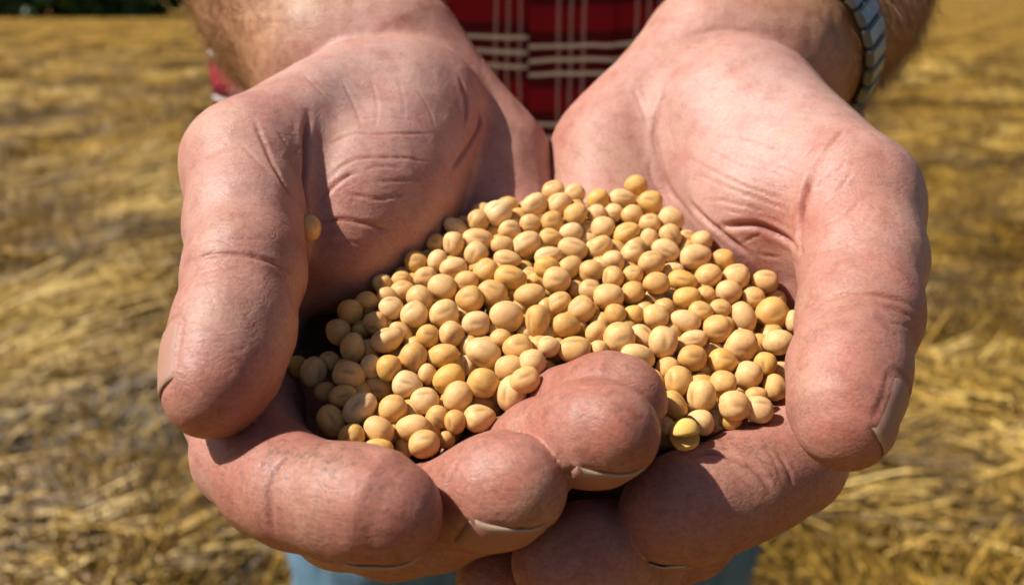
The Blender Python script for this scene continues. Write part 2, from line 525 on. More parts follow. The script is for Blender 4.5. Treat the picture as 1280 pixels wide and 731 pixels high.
skin = NT('skin')
sk = skin
obj_c = sk.n('TexCoord').outputs['Object']
a_red = sk.attr('red'); a_tan = sk.attr('tan'); a_dirt = sk.attr('dirt'); a_cr = sk.attr('crease'); a_pale = sk.attr('pale')
mpy = sk.n('Mapping'); mpy.inputs['Location'].default_value = (3, 5, 7); sk.l(obj_c, mpy.inputs['Vector'])
n_big = sk.noise(38, 4, 0.6, obj_c)
n_mid = sk.noise(230, 4, 0.65, obj_c)
n_fin = sk.noise(900, 3, 0.6, obj_c)
base = sk.ramp(n_big, [(0.3, (0.375, 0.165, 0.120)), (0.5, (0.450, 0.218, 0.166)), (0.72, (0.490, 0.272, 0.216))])
base = sk.mix(sk.math('MULTIPLY', a_pale, 0.8, True), base, (0.500, 0.305, 0.262))
base = sk.mix(sk.math('MULTIPLY', a_red, 0.85, True), base, (0.365, 0.105, 0.066))
tanc = sk.ramp(n_mid, [(0.3, (0.296, 0.132, 0.060)), (0.7, (0.424, 0.220, 0.116))])
blot = sk.noise(95, 3, 0.6, obj_c)
base = sk.mix(sk.math('MULTIPLY', sk.ramp(blot, [(0.5, (0, 0, 0)), (0.68, (1, 1, 1))]), 0.30), base, (0.440, 0.136, 0.096))
yel = sk.noise(60, 3, 0.6, mpy.outputs[0])
base = sk.mix(sk.math('MULTIPLY', sk.ramp(yel, [(0.52, (0, 0, 0)), (0.7, (1, 1, 1))]), 0.40), base, (0.480, 0.296, 0.200))
base = sk.mix(a_tan, base, tanc)
mott = sk.ramp(n_mid, [(0.32, (0.84, 0.74, 0.72)), (0.5, (1, 1, 1)), (0.7, (1.06, 1.07, 1.06))])
base = sk.mix(0.8, base, mott, 'MULTIPLY')
pore = sk.ramp(n_fin, [(0.28, (0.8, 0.72, 0.70)), (0.42, (1, 1, 1))])
base = sk.mix(0.7, base, pore, 'MULTIPLY')
spk = sk.noise(1500, 2, 0.5, obj_c)
base = sk.mix(0.45, base, sk.ramp(spk, [(0.32, (0.78, 0.72, 0.70)), (0.5, (1, 1, 1)), (0.7, (1.14, 1.15, 1.16))]), 'MULTIPLY')
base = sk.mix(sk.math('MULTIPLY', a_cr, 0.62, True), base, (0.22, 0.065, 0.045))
dn = sk.n('TexNoise'); dn.inputs['Scale'].default_value = 560; dn.inputs['Detail'].default_value = 5; dn.inputs['Roughness'].default_value = 0.75
dmap = sk.n('Mapping'); dmap.inputs['Scale'].default_value = (1.0, 1.0, 1.8); sk.l(obj_c, dmap.inputs['Vector']); sk.l(dmap.outputs[0], dn.inputs['Vector'])
dfac = sk.ramp(dn.outputs['Fac'], [(0.47, (0, 0, 0)), (0.62, (1, 1, 1))])
dfac = sk.math('MULTIPLY', sk.math('ADD', sk.math('MULTIPLY', dfac, 0.7), 0.2), a_dirt, True)
base = sk.mix(dfac, base, (0.085, 0.052, 0.035))
sk.bsdf.subsurface_method = 'BURLEY'
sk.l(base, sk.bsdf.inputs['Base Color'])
rr = sk.math('ADD', sk.math('MULTIPLY', n_mid, 0.22), 0.40)
sk.l(rr, sk.bsdf.inputs['Roughness'])
sk.bsdf.inputs['Specular IOR Level'].default_value = 0.38
sk.bsdf.inputs['Subsurface Weight'].default_value = 0.4
sk.bsdf.inputs['Subsurface Radius'].default_value = (1.0, 0.32, 0.16)
sk.bsdf.inputs['Subsurface Scale'].default_value = 0.0025
# fine relief: a lattice of short skin lines plus pores
v1 = sk.n('TexVoronoi', feature='DISTANCE_TO_EDGE'); v1.inputs['Scale'].default_value = 1150
wrp = sk.n('TexNoise'); wrp.inputs['Scale'].default_value = 160; wrp.inputs['Detail'].default_value = 2
sk.l(obj_c, wrp.inputs['Vector'])
wv = sk.n('VectorMath', operation='MULTIPLY_ADD'); sk.l(wrp.outputs['Color'], wv.inputs[0]); wv.inputs[1].default_value = (0.006, 0.006, 0.006); sk.l(obj_c, wv.inputs[2])
mpv = sk.n('Mapping'); mpv.inputs['Rotation'].default_value = (0.5, 0.3, 0.6); mpv.inputs['Scale'].default_value = (1.0, 1.5, 0.8)
sk.l(wv.outputs[0], mpv.inputs['Vector']); sk.l(mpv.outputs[0], v1.inputs['Vector'])
lat = sk.math('POWER', sk.math('MULTIPLY', v1.outputs['Distance'], 2.2, True), 0.5)
v2 = sk.n('TexVoronoi', feature='DISTANCE_TO_EDGE'); v2.inputs['Scale'].default_value = 480
mpw = sk.n('Mapping'); mpw.inputs['Rotation'].default_value = (1.1, 0.7, 0.2); mpw.inputs['Scale'].default_value = (1.0, 2.2, 0.9)
sk.l(wv.outputs[0], mpw.inputs['Vector']); sk.l(mpw.outputs[0], v2.inputs['Vector'])
lat2 = sk.math('POWER', sk.math('MULTIPLY', v2.outputs['Distance'], 2.5, True), 0.45)
mpl = sk.n('Mapping'); mpl.inputs['Scale'].default_value = (0.16, 0.35, 1.0); mpl.inputs['Rotation'].default_value = (0, 0.12, 0)
sk.l(wv.outputs[0], mpl.inputs['Vector'])
lines = sk.math('ABSOLUTE', sk.math('SUBTRACT', sk.noise(900, 2, 0.5, mpl.outputs[0]), 0.5))
lines = sk.math('MULTIPLY', sk.math('POWER', sk.math('MULTIPLY', lines, 5.0, True), 0.5), 0.8)
h = sk.math('ADD', sk.math('ADD', lines, sk.math('MULTIPLY', lat, 0.55)), sk.math('ADD', sk.math('MULTIPLY', lat2, 0.40), sk.math('MULTIPLY', n_fin, 0.6)))
sk.l(sk.bump(h, 0.00010, 0.6), sk.bsdf.inputs['Normal'])

nailm = NT('fingernail')
nc = nailm.attr('free')
ncol = nailm.mix(nc, (0.37, 0.165, 0.118), (0.40, 0.29, 0.21))
nailm.l(ncol, nailm.bsdf.inputs['Base Color'])
nailm.bsdf.inputs['Roughness'].default_value = 0.5
nailm.bsdf.inputs['Specular IOR Level'].default_value = 0.3
nailm.bsdf.inputs['Subsurface Weight'].default_value = 0.3
nailm.bsdf.inputs['Subsurface Radius'].default_value = (1.0, 0.4, 0.2)
nailm.bsdf.inputs['Subsurface Scale'].default_value = 0.002
nn = nailm.noise(700, 3, 0.6, nailm.n('TexCoord').outputs['Object'])
nailm.l(nailm.bump(nn, 0.0001, 0.4), nailm.bsdf.inputs['Normal'])

# skin lines traced over the palms: (points px, depth mm, half width mm)
CREASE_A = [
    ([(386, 140), (381, 175), (382, 215), (385, 250), (389, 285)], 1.5, 1.3),
    ([(315, 144), (327, 172), (340, 205), (356, 234), (375, 258)], 0.55, 0.8),
    ([(300, 178), (320, 200), (345, 222)], 0.25, 0.7), ([(345, 160), (360, 185), (378, 200)], 0.25, 0.6), ([(352, 200), (372, 190), (384, 176)], 0.25, 0.5),
    ([(405, 186), (420, 173), (443, 164), (492, 168), (541, 167)], 0.42, 0.55), ([(410, 222), (425, 208), (443, 197), (492, 195), (537, 201)], 0.45, 0.55),
    ([(455, 210), (480, 206), (505, 210)], 0.3, 0.5), ([(397, 252), (408, 238), (426, 222), (448, 213)], 0.7, 0.8), ([(430, 240), (467, 248), (498, 246), (520, 238)], 0.45, 0.6),
    ([(391, 276), (426, 272), (463, 279), (495, 292)], 0.8, 0.8), ([(400, 305), (430, 300), (470, 306)], 0.3, 0.6), ([(460, 225), (500, 226), (535, 220)], 0.3, 0.5),
    ([(426, 100), (443, 131), (453, 160)], 0.3, 0.45), ([(463, 95), (473, 131), (470, 158)], 0.25, 0.45), ([(377, 90), (402, 115), (412, 130)], 0.3, 0.45),
    ([(495, 90), (505, 120), (506, 150)], 0.2, 0.45), ([(440, 148), (480, 145), (520, 150)], 0.22, 0.45), ([(520, 110), (540, 140), (545, 160)], 0.2, 0.45),
    ([(574, 92), (584, 123), (581, 160)], 0.8, 1.0), ([(599, 132), (602, 156), (585, 187), (562, 215)], 1.2, 1.2),
    ([(231, 328), (262, 315), (315, 319), (356, 333), (375, 354)], 0.6, 0.85), ([(236, 345), (274, 333), (310, 335)], 0.3, 0.6), ([(250, 300), (290, 297), (330, 300)], 0.22, 0.6),
    ([(232, 360), (255, 350), (280, 350)], 0.2, 0.6), ([(345, 245), (365, 262), (378, 280)], 0.3, 0.6), ([(325, 262), (352, 275), (376, 292)], 0.22, 0.6),
    ([(343, 668), (336, 630), (338, 605), (348, 585), (380, 558)], 0.6, 1.1), ([(345, 640), (342, 612), (352, 590)], 0.3, 0.6), ([(560, 640), (556, 605), (575, 570)], 0.6, 0.9), ([(268, 600), (275, 575), (300, 560)], 0.4, 0.8), ([(318, 625), (318, 596), (332, 572)], 0.25, 0.7),
    ([(690, 500), (715, 488), (745, 483)], 0.25, 0.6),
    ([(640, 545), (655, 535), (680, 525)], 0.35, 0.7),
]
CREASE_B = [
    ([(836, 88), (822, 130), (816, 172), (830, 228), (857, 267), (871, 282)], 0.6, 1.3),
    ([(1012, 215), (1003, 250), (998, 287), (999, 318)], 1.7, 1.4), ([(1009, 222), (1021, 203), (1040, 178), (1058, 156)], 0.55, 0.75),
    ([(1000, 200), (1018, 180), (1030, 160)], 0.3, 0.6), ([(890, 168), (939, 172), (988, 193)], 0.28, 0.5), ([(857, 195), (906, 222), (955, 242), (990, 254)], 0.5, 0.6),
    ([(862, 213), (906, 234), (964, 250)], 0.35, 0.5), ([(896, 284), (910, 286), (927, 279), (946, 279), (965, 289), (984, 302), (999, 317)], 1.4, 1.25),
    ([(877, 250), (909, 251), (940, 260), (962, 268)], 0.5, 0.6), ([(920, 240), (952, 252), (984, 261)], 0.5, 0.55), ([(925, 305), (932, 299), (952, 292)], 0.5, 0.6),
    ([(858, 250), (875, 268), (894, 286), (915, 303), (936, 318)], 1.0, 1.1), ([(880, 185), (925, 205), (985, 222)], 0.3, 0.5), ([(925, 188), (960, 204), (994, 216)], 0.3, 0.5),
    ([(940, 268), (965, 275), (990, 288)], 0.5, 0.6), ([(900, 262), (930, 268)], 0.3, 0.5), ([(945, 320), (975, 322), (996, 332)], 0.4, 0.7),
    ([(1010, 388), (1042, 368), (1087, 366), (1132, 376), (1150, 388)], 0.6, 0.85), ([(1012, 402), (1040, 384), (1070, 378)], 0.3, 0.6), ([(1105, 380), (1146, 396)], 0.35, 0.6),
    ([(1110, 400), (1144, 408)], 0.25, 0.6), ([(1017, 286), (1054, 270), (1078, 247)], 0.42, 0.75), ([(1020, 262), (1048, 240), (1062, 215)], 0.25, 0.6), ([(1012, 318), (1050, 308), (1090, 300)], 0.22, 0.7),
    ([(1012, 240), (1030, 222), (1060, 205)], 0.25, 0.5), ([(850, 45), (906, 35), (955, 42)], 0.35, 1.3), ([(845, 62), (880, 56), (920, 56)], 0.3, 0.8),
    ([(790, 105), (800, 130), (810, 160)], 0.25, 0.7), ([(810, 200), (815, 225), (830, 250)], 0.4, 0.7), ([(838, 120), (835, 160), (845, 200)], 0.25, 0.6),
    ([(855, 575), (888, 563), (925, 575), (950, 592), (965, 616)], 0.85, 1.0), ([(862, 588), (890, 576), (920, 588), (940, 606)], 0.3, 0.6), ([(968, 560), (985, 580), (990, 610)], 0.4, 0.8), ([(955, 560), (970, 575), (976, 600)], 0.25, 0.7),
    ([(790, 640), (810, 690)], 0.2, 0.8),
]
# dirt ground into the skin: (px, py, radius mm, strength)
DIRT_A = [(345, 565, 6, 0.85), (385, 566, 7, 0.8), (420, 575, 6, 0.9), (480, 600, 6, 0.6), (315, 560, 4, 0.5), (650, 540, 5, 0.45), (600, 590, 7, 0.30), (535, 690, 3, 0.8), (560, 600, 4, 0.45), (440, 580, 7, 0.3), (300, 600, 8, 0.22), (700, 500, 6, 0.25), (590, 560, 5, 0.4), (230, 340, 5, 0.2), (370, 200, 4, 0.2)]
PALE_A = [(470, 110, 30, 1.0), (300, 230, 18, 0.4), (250, 600, 8, 0.5), (330, 610, 7, 0.35), (560, 120, 14, 0.4)]
PALE_B = [(930, 140, 34, 1.0), (870, 180, 18, 0.7), (1050, 180, 16, 0.6), (880, 300, 14, 0.5), (970, 400, 9, 0.4)]
DIRT_B = [(905, 552, 5.5, 0.9), (945, 565, 7, 0.85), (975, 590, 5, 0.55), (860, 620, 8, 0.45), (925, 620, 7, 0.4), (740, 200, 9, 0.12), (1148, 240, 4, 0.35), (1040, 420, 7, 0.12), (720, 680, 7, 0.3), (1010, 610, 6, 0.4)]
RED_A = [(490, 645, 12, 0.85), (650, 610, 11, 0.9), (775, 545, 10, 0.95), (785, 490, 8, 0.5), (280, 500, 13, 0.75), (330, 330, 12, 0.35), (390, 260, 8, 0.5), (440, 300, 14, 0.6), (405, 640, 8, 0.5), (540, 220, 16, 0.3), (270, 180, 14, 0.2), (700, 530, 9, 0.5), (585, 160, 12, 0.3)]
RED_B = [(820, 650, 9, 0.8), (720, 690, 11, 0.9), (1060, 540, 12, 0.75), (1000, 280, 9, 0.8), (970, 280, 9, 0.7), (740, 160, 15, 0.4), (1100, 230, 14, 0.4), (1050, 400, 14, 0.45), (950, 360, 14, 0.35), (960, 600, 9, 0.5), (1080, 320, 10, 0.3), (1010, 600, 8, 0.5)]

def nail_data(P0, P1, n):
    """P0 joint, P1 tip (mm), n dorsal direction"""
    t = P1 - P0; t = t / np.linalg.norm(t)
    n = n - t * (n @ t); n = n / np.linalg.norm(n)
    return t, n, np.cross(t, n)

def build_hand(H, creases, dirts, reds, pales, lo, hi, nails, res):
    f = hand_sdf(H)
    V, Qd = surface_nets(f, lo, hi, res)
    V = V - f(V)[:, None] * vnormals(V, Qd) * 0.9
    V, Qd = subdivide(V, Qd)
    V = V + (smooth_field(V, Qd, V.copy(), 1) - V)
    N = vnormals(V, Qd)
    V = V - np.clip(f(V), -0.6, 0.6)[:, None] * N * 0.8
    N = smooth_field(V, Qd, vnormals(V, Qd), 2)
    N /= np.linalg.norm(N, axis=1, keepdims=True)
    # organic unevenness
    u = fbm(V[:, 0] * 0.06 + V[:, 2] * 0.04, V[:, 1] * 0.06 - V[:, 2] * 0.03, 2, 3) - 0.5
    u2 = fbm(V[:, 0] * 0.22 + V[:, 2] * 0.13, V[:, 1] * 0.22 - V[:, 2] * 0.1, 6, 3) - 0.5
    disp = u * 1.0 + u2 * 0.25
    px = np.stack([640 + V[:, 0] / V[:, 2] * F, 365.5 - V[:, 1] / V[:, 2] * F], 1)
    facing = (N * V).sum(1) < 0
    fid = np.where(facing)[0]
    fx = px[fid]; fz = V[fid, 2]
    # depth raster of the skin the camera faces (3 px cells): nearest vertex per cell
    cell = np.clip((fx / 3).astype(int), -200, 700); key = (cell[:, 1] + 200) * 1000 + cell[:, 0] + 200
    o_ = np.lexsort((fz, key)); ks = key[o_]; first = np.r_[True, ks[1:] != ks[:-1]]
    look = dict(zip(ks[first].tolist(), fid[o_][first].tolist()))
    def surf(x, y):
        cx, cy = int(math.floor(x / 3)), int(math.floor(y / 3)); best = None
        for dx, dy in ((0, 0), (1, 0), (-1, 0), (0, 1), (0, -1)):
            i = look.get((cy + dy + 200) * 1000 + cx + dx + 200)
            if i is not None and (best is None or V[i, 2] < V[best, 2] - 3): best = i
        return None if best is None else V[best]
    cre = np.zeros(len(V))
    def carve(pts, dep, wid, colour=1.0):
        nonlocal disp, cre
        dens = []
        for a, b in zip(pts[:-1], pts[1:]):
            m = max(2, int(np.hypot(b[0] - a[0], b[1] - a[1]) / 4))
            for t in np.linspace(0, 1, m, endpoint=False): dens.append((a[0] + (b[0] - a[0]) * t, a[1] + (b[1] - a[1]) * t))
        dens.append(pts[-1])
        # Chaikin-like smoothing of the traced line
        D = np.array(dens)
        for _ in range(6): D[1:-1] = 0.25 * D[:-2] + 0.5 * D[1:-1] + 0.25 * D[2:]
        S = [surf(*p) for p in D]; ok = [s for s in S if s is not None]
        if len(ok) < 2: return
        S = np.array(ok)
        for _ in range(8):
            m = 0.25 * S[:-2] + 0.5 * S[1:-1] + 0.25 * S[2:]
            far = np.linalg.norm(m - S[1:-1], axis=1) > 2.0
            S[1:-1] = np.where(far[:, None], S[1:-1], m)
        carve3(S, dep, wid, colour, taper=True)
    def carve3(S, dep, wid, colour=1.0, taper=True):
        nonlocal disp, cre
        R = wid * 4.5
        sel = np.where(np.all((V > S.min(0) - R) & (V < S.max(0) + R), axis=1))[0]
        if len(sel) == 0: return
        best = np.full(len(sel), 1e9); par = np.zeros(len(sel))
        for k in range(len(S) - 1):
            if np.linalg.norm(S[k + 1] - S[k]) > 8: continue
            pa = V[sel] - S[k]; ba = S[k + 1] - S[k]
            h = np.clip(pa @ ba / (ba @ ba + 1e-9), 0, 1)
            d = np.linalg.norm(pa - h[:, None] * ba, axis=1)
            m = d < best
            best[m] = d[m]; par[m] = (k + h[m]) / (len(S) - 1)
        tp = np.clip(np.minimum(par, 1 - par) * 5, 0.15, 1) if taper else 1.0
        g = np.exp(-(best / wid) ** 2 * 1.4)
        ridge = np.exp(-((best - wid * 2.1) / (wid * 1.1)) ** 2)
        disp[sel] += tp * dep * (-g + 0.18 * ridge)
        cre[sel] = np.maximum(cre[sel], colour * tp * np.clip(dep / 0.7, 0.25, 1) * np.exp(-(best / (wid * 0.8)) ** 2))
    for pts, dep, wid in creases: carve(pts, dep * (0.75 if dep < 1 else 0.95), max(0.4, wid * 0.66))
    # random fine wrinkles on the palm side
    rs = np.random.RandomState(len(creases))
    for q in range(90):
        i = fid[rs.randint(len(fid))]; x, y = px[i]
        an = rs.normal(0.2, 0.5) if rs.rand() < 0.6 else rs.uniform(0, 3.14)
        L = rs.uniform(10, 34)
        carve([(x, y), (x + math.cos(an) * L * 0.5, y - math.sin(an) * L * 0.5 + rs.normal(0, 3)), (x + math.cos(an) * L, y - math.sin(an) * L)], rs.uniform(0.03, 0.09), rs.uniform(0.3, 0.45), 0.9)
    def field(items):
        out = np.zeros(len(V))
        for x, y, r, s in items:
            c = surf(x, y)
            if c is None: continue
            out = np.maximum(out, s * np.exp(-((V - c) ** 2).sum(1) / (r * r)))
        return out
    # every fingertip is redder
    red = field(reds)
    fing = np.zeros(len(V))
    for k, c in enumerate(H['fingers'] + [H['thumb']]):
        red = np.maximum(red, 0.7 * np.exp(-((V - Q(*c[-2][0])) ** 2).sum(1) / 15 ** 2))
        ch = [(Q(*p), r) for p, r in c[3:]]
        fing = np.maximum(fing, np.clip(1 - np.abs(chain(V, ch, 1.0)) / 5, 0, 1) * (1.0 if k < 4 else 0.55))
    red = np.maximum(red, 0.72 * fing)
    dirt = np.maximum(field(dirts), 0.5 * fing); pale = field(pales)
    a = Q(*H['fore'][0][0]); b = Q(*H['fore'][1][0]); ax = (b - a) / np.linalg.norm(b - a)
    tan = np.clip(((V - a) @ ax + 20 + 8 * u) / 20, 0, 1)
    # back of the hand is tanned as well
    back = np.clip((N @ np.array([0, -0.8, 0.6])) * 1.5 - 0.4, 0, 1) * 0.5
    tan = np.maximum(tan, back)
    # nails
    meshes = []
    for ci, tdir, n, length, width, reach in nails:
        c = H['thumb'] if ci < 0 else H['fingers'][ci]
        P1 = Q(*c[-2][0]); r = c[-2][1]
        t = np.array(tdir, float) if tdir is not None else P1 - Q(*c[-3][0])
        t = t / np.linalg.norm(t); n = np.array(n, float); n = n - t * (n @ t); n /= np.linalg.norm(n); s = np.cross(t, n)
        nu, nv = 15, 15
        G = np.zeros((nu, nv, 3)); fre = np.zeros((nu, nv))
        half = width / 2 / (r + 0.5)
        tip_s = r * reach
        # march outwards to the skin, all columns at once
        OO = np.zeros((nu, nv, 3)); RR = np.zeros((nu, nv, 3)); DD = np.full(nu * nv, 6.0)
        for j in range(nv):
            v = -1 + 2 * j / (nv - 1); th = v * half * 1.05
            us = np.linspace(tip_s - length + 0.5 * v ** 4 * 3, tip_s - 0.9 * v * v, nu)
            OO[:, j] = P1 + us[:, None] * t; RR[:, j] = math.cos(th) * n + math.sin(th) * s
        OO = OO.reshape(-1, 3); RR = RR.reshape(-1, 3)
        for _ in range(25): DD = DD - f(OO + DD[:, None] * RR) * 0.9
        DD = DD.reshape(nu, nv)
        for j in range(nv):
            v = -1 + 2 * j / (nv - 1)
            th = v * half * 1.05
            dr = math.cos(th) * n + math.sin(th) * s
            shorten = 0.9 * v * v
            us = np.linspace(tip_s - length + 0.5 * v ** 4 * 3, tip_s - shorten, nu)
            o = P1 + us[:, None] * t
            d = DD[:, j]
            # nail keeps straight over the rounded tip
            flat0 = d[nu // 3]
            k = np.arange(nu) / (nu - 1)
            keep = np.clip((k - 0.33) / 0.67, 0, 1)
            line = flat0 - (us - us[nu // 3]) * 0.5
            d = np.maximum(d, np.minimum(line * keep + d * (1 - keep), d + 0.4 * k ** 3))
            d = d + 0.30 - 0.6 * np.clip(1 - k * 7, 0, 1) - (0.75 if ci < 0 else 0.5) * abs(v) ** 5
            G[:, j] = o + d[:, None] * dr
            fre[:, j] = np.maximum(np.clip((k - 0.93 + 0.04 * v * v) / 0.04, 0, 1), 0.28 if ci < 0 else 0.0)
        top = G.reshape(-1, 3)
        disp *= 1 - np.exp(-((V - top.mean(0)) ** 2).sum(1) / 81.0)
        nrm = np.zeros((nu, nv, 3)); 
        for j in range(nv):
            th = (-1 + 2 * j / (nv - 1)) * half
            nrm[:, j] = math.cos(th) * n + math.sin(th) * s
        bot = top - nrm.reshape(-1, 3) * 0.4
        VV = np.concatenate([top, bot]); M = nu * nv; q = []
        for i in range(nu - 1):
            for j in range(nv - 1):
                a0 = i * nv + j
                q.append((a0, a0 + 1, a0 + nv + 1, a0 + nv)); q.append((M + a0, M + a0 + nv, M + a0 + nv + 1, M + a0 + 1))
        rim = [(0, j) for j in range(nv)] + [(i, nv - 1) for i in range(1, nu)] + [(nu - 1, j) for j in range(nv - 2, -1, -1)] + [(i, 0) for i in range(nu - 2, 0, -1)]
        for (i0, j0), (i1, j1) in zip(rim, rim[1:] + rim[:1]):
            a0, a1 = i0 * nv + j0, i1 * nv + j1
            q.append((a1, a0, M + a0, M + a1))
        me = mesh_np('fingernail', mm_to_world(VV), np.array(q), nailm.m)
        bm = bmesh.new(); bm.from_mesh(me); bmesh.ops.recalc_face_normals(bm, faces=bm.faces); bm.to_mesh(me); bm.free()
        attr(me, 'free', np.concatenate([fre.ravel()] * 2))
        meshes.append(me)
        # groove of the nail fold
        edge = [G[i, 0] for i in range(nu - 3, -1, -1)] + [G[0, j] for j in range(1, nv)] + [G[i, -1] for i in range(1, nu - 2)]
        carve3(np.array(edge), 0.42, 0.6, 0.45, taper=False)
        # dirt under the free edge
        carve3(np.array([G[-1, j] - nrm[-1, j] * 0.5 for j in range(1, nv - 1)]), 0.3, 0.6, 1.0, taper=False)
    V = V + N * disp[:, None]
    return dict(V=V, Q=Qd, N=N, red=red, tan=tan, dirt=dirt, pale=pale, crease=np.clip(cre, 0, 1), nails=meshes, fore=(a, ax))

RES = 1.15
hand_a = build_hand(HAND_A, CREASE_A, DIRT_A, RED_A, PALE_A, (-132, -98, 142), (58, 112, 348),
                    [(-1, None, (-0.88, 0.12, -0.46), 14, 13.5, 0.8), (0, (0.15, 0.0, -1), (0.0, -0.98, 0.12), 10, 15, 0.55),
                     (1, (0.15, 0.5, -0.85), (0.0, -0.86, -0.5), 11.5, 15, 0.5), (2, (0.2, 0.35, -0.9), (0.08, -0.93, -0.37), 11, 14, 0.5)], RES)
hand_b = build_hand(HAND_B, CREASE_B, DIRT_B, RED_B, PALE_B, (-28, -98, 142), (152, 112, 348),
                    [(-1, None, (0.84, -0.05, -0.55), 14, 13, 0.85), (0, (-0.35, 0.0, -0.95), (-0.3, -0.94, 0.1), 10, 14, 0.55)], RES)

# the rest of the body (coarser, under the clothes and out of frame)
SH = [np.array([-0.17, 0.72, 1.46]), np.array([0.21, 0.72, 1.46])]
def w2mm(P):
    d = np.asarray(P) - CAM
    return np.stack([d @ RIGHT, d @ UP, d @ FWD], -1) * 1000
def body_sdf(p):
    d = None
    for H, S in ((HAND_A, SH[0]), (HAND_B, SH[1])):
        c = [(Q(*q), r - 1.2) for q, r in H['fore']] + [(w2mm(S), 58)]
        e = chain(p, c, 14)
        d = e if d is None else np.minimum(d, e)
    ch = seg(p, w2mm((-0.08, 0.76, 1.36)), w2mm((0.12, 0.76, 1.36)), 100, 100)
    be = seg(p, w2mm((0.02, 0.76, 1.30)), w2mm((0.02, 0.77, 0.98)), 108, 112)
    nk = seg(p, w2mm((0.02, 0.78, 1.42)), w2mm((0.02, 0.755, 1.62)), 62, 60)
    hd = ell(p, w2mm((0.02, 0.735, 1.70)), np.array([RIGHT, UP, FWD]) @ np.array([RIGHT, UP, FWD]).T, (76, 112, 96))
    no = seg(p, w2mm((0.02, 0.645, 1.715)), w2mm((0.02, 0.625, 1.675)), 9, 14)
    jaw = seg(p, w2mm((0.02, 0.70, 1.63)), w2mm((0.02, 0.67, 1.605)), 48, 28)
    t = smin(smin(ch, be, 60), smin(nk, smin(smin(hd, jaw, 25), no, 8), 25), 30)
    return smin(d, t, 30)
Vb, Qb = surface_nets(body_sdf, (-270, -260, 250), (330, 700, 1010), 10)
# keep the arm hidden inside the fine hand meshes
parts = [(hand_a['V'], hand_a['Q'], hand_a), (hand_b['V'], hand_b['Q'], hand_b)]
VV = np.concatenate([hand_a['V'], hand_b['V'], Vb])
QQ = np.concatenate([hand_a['Q'], hand_b['Q'] + len(hand_a['V']), Qb + len(hand_a['V']) + len(hand_b['V'])])
body_me = mesh_np('body', mm_to_world(VV), QQ, skin.m)
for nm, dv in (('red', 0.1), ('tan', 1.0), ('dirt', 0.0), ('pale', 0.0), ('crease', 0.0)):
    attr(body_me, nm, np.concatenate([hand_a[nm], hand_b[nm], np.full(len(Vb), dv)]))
body = child('body', body_me, person)
for me in hand_a['nails'] + hand_b['nails']:
    link(bpy.data.objects.new('fingernail', me), body)

# fair hair on the forearms
hairm = NT('arm_hair'); hairm.bsdf.inputs['Base Color'].default_value = (0.42, 0.25, 0.11, 1); hairm.bsdf.inputs['Roughness'].default_value = 0.4
def build_hair():
    rs = np.random.RandomState(8)
    Vs = []; Fs = []; off = 0
    for hd in (hand_a, hand_b):
        a, ax = hd['fore']
        s = (hd['V'] - a) @ ax
        cand = np.where((s > 2) & (s < 75))[0]
        dens = np.clip((s[cand] - 2) / 30, 0.05, 1)
        cand = cand[rs.rand(len(cand)) < dens]
        pick = rs.choice(cand, min(len(cand), 3600), replace=False)
        P = hd['V'][pick]; N = hd['N'][pick]
        n = len(P)
        side = np.cross(N, ax); side /= np.linalg.norm(side, axis=1, keepdims=True)
        L = rs.uniform(4.5, 12.5, n)[:, None]
        dr = -ax * 0.35 + side * rs.normal(0.5, 0.5, (n, 1)) + N * rs.uniform(0.18, 0.5, (n, 1))
        dr /= np.linalg.norm(dr, axis=1, keepdims=True)
        P1 = P + dr * L * 0.5; P2 = P1 + (dr - N * 0.3 + rs.normal(0, 0.12, (n, 3))) * L * 0.5
        w = np.cross(dr, N); w /= np.linalg.norm(w, axis=1, keepdims=True); w2 = np.cross(w, dr)
        ring = []
        for C, r in ((P - N * 0.3, 0.055), (P1, 0.045), (P2, 0.012)):
            for k in range(3):
                an = k * 2.0944
                ring.append(C + (w * math.cos(an) + w2 * math.sin(an)) * r)
        Vr = np.stack(ring, 1)
        q = [[k * 3 + s_, k * 3 + (s_ + 1) % 3, k * 3 + 3 + (s_ + 1) % 3, k * 3 + 3 + s_] for k in range(2) for s_ in range(3)]
        Fs.append((np.arange(n)[:, None, None] * 9 + np.array(q)[None]).reshape(-1, 4) + off)
        Vs.append(Vr.reshape(-1, 3)); off += n * 9
    o = bpy.data.objects.new('arm_hair', mesh_np('arm_hair', mm_to_world(np.concatenate(Vs)), np.concatenate(Fs), hairm.m))
    link(o, body)
    o['kind'] = 'stuff'
build_hair()
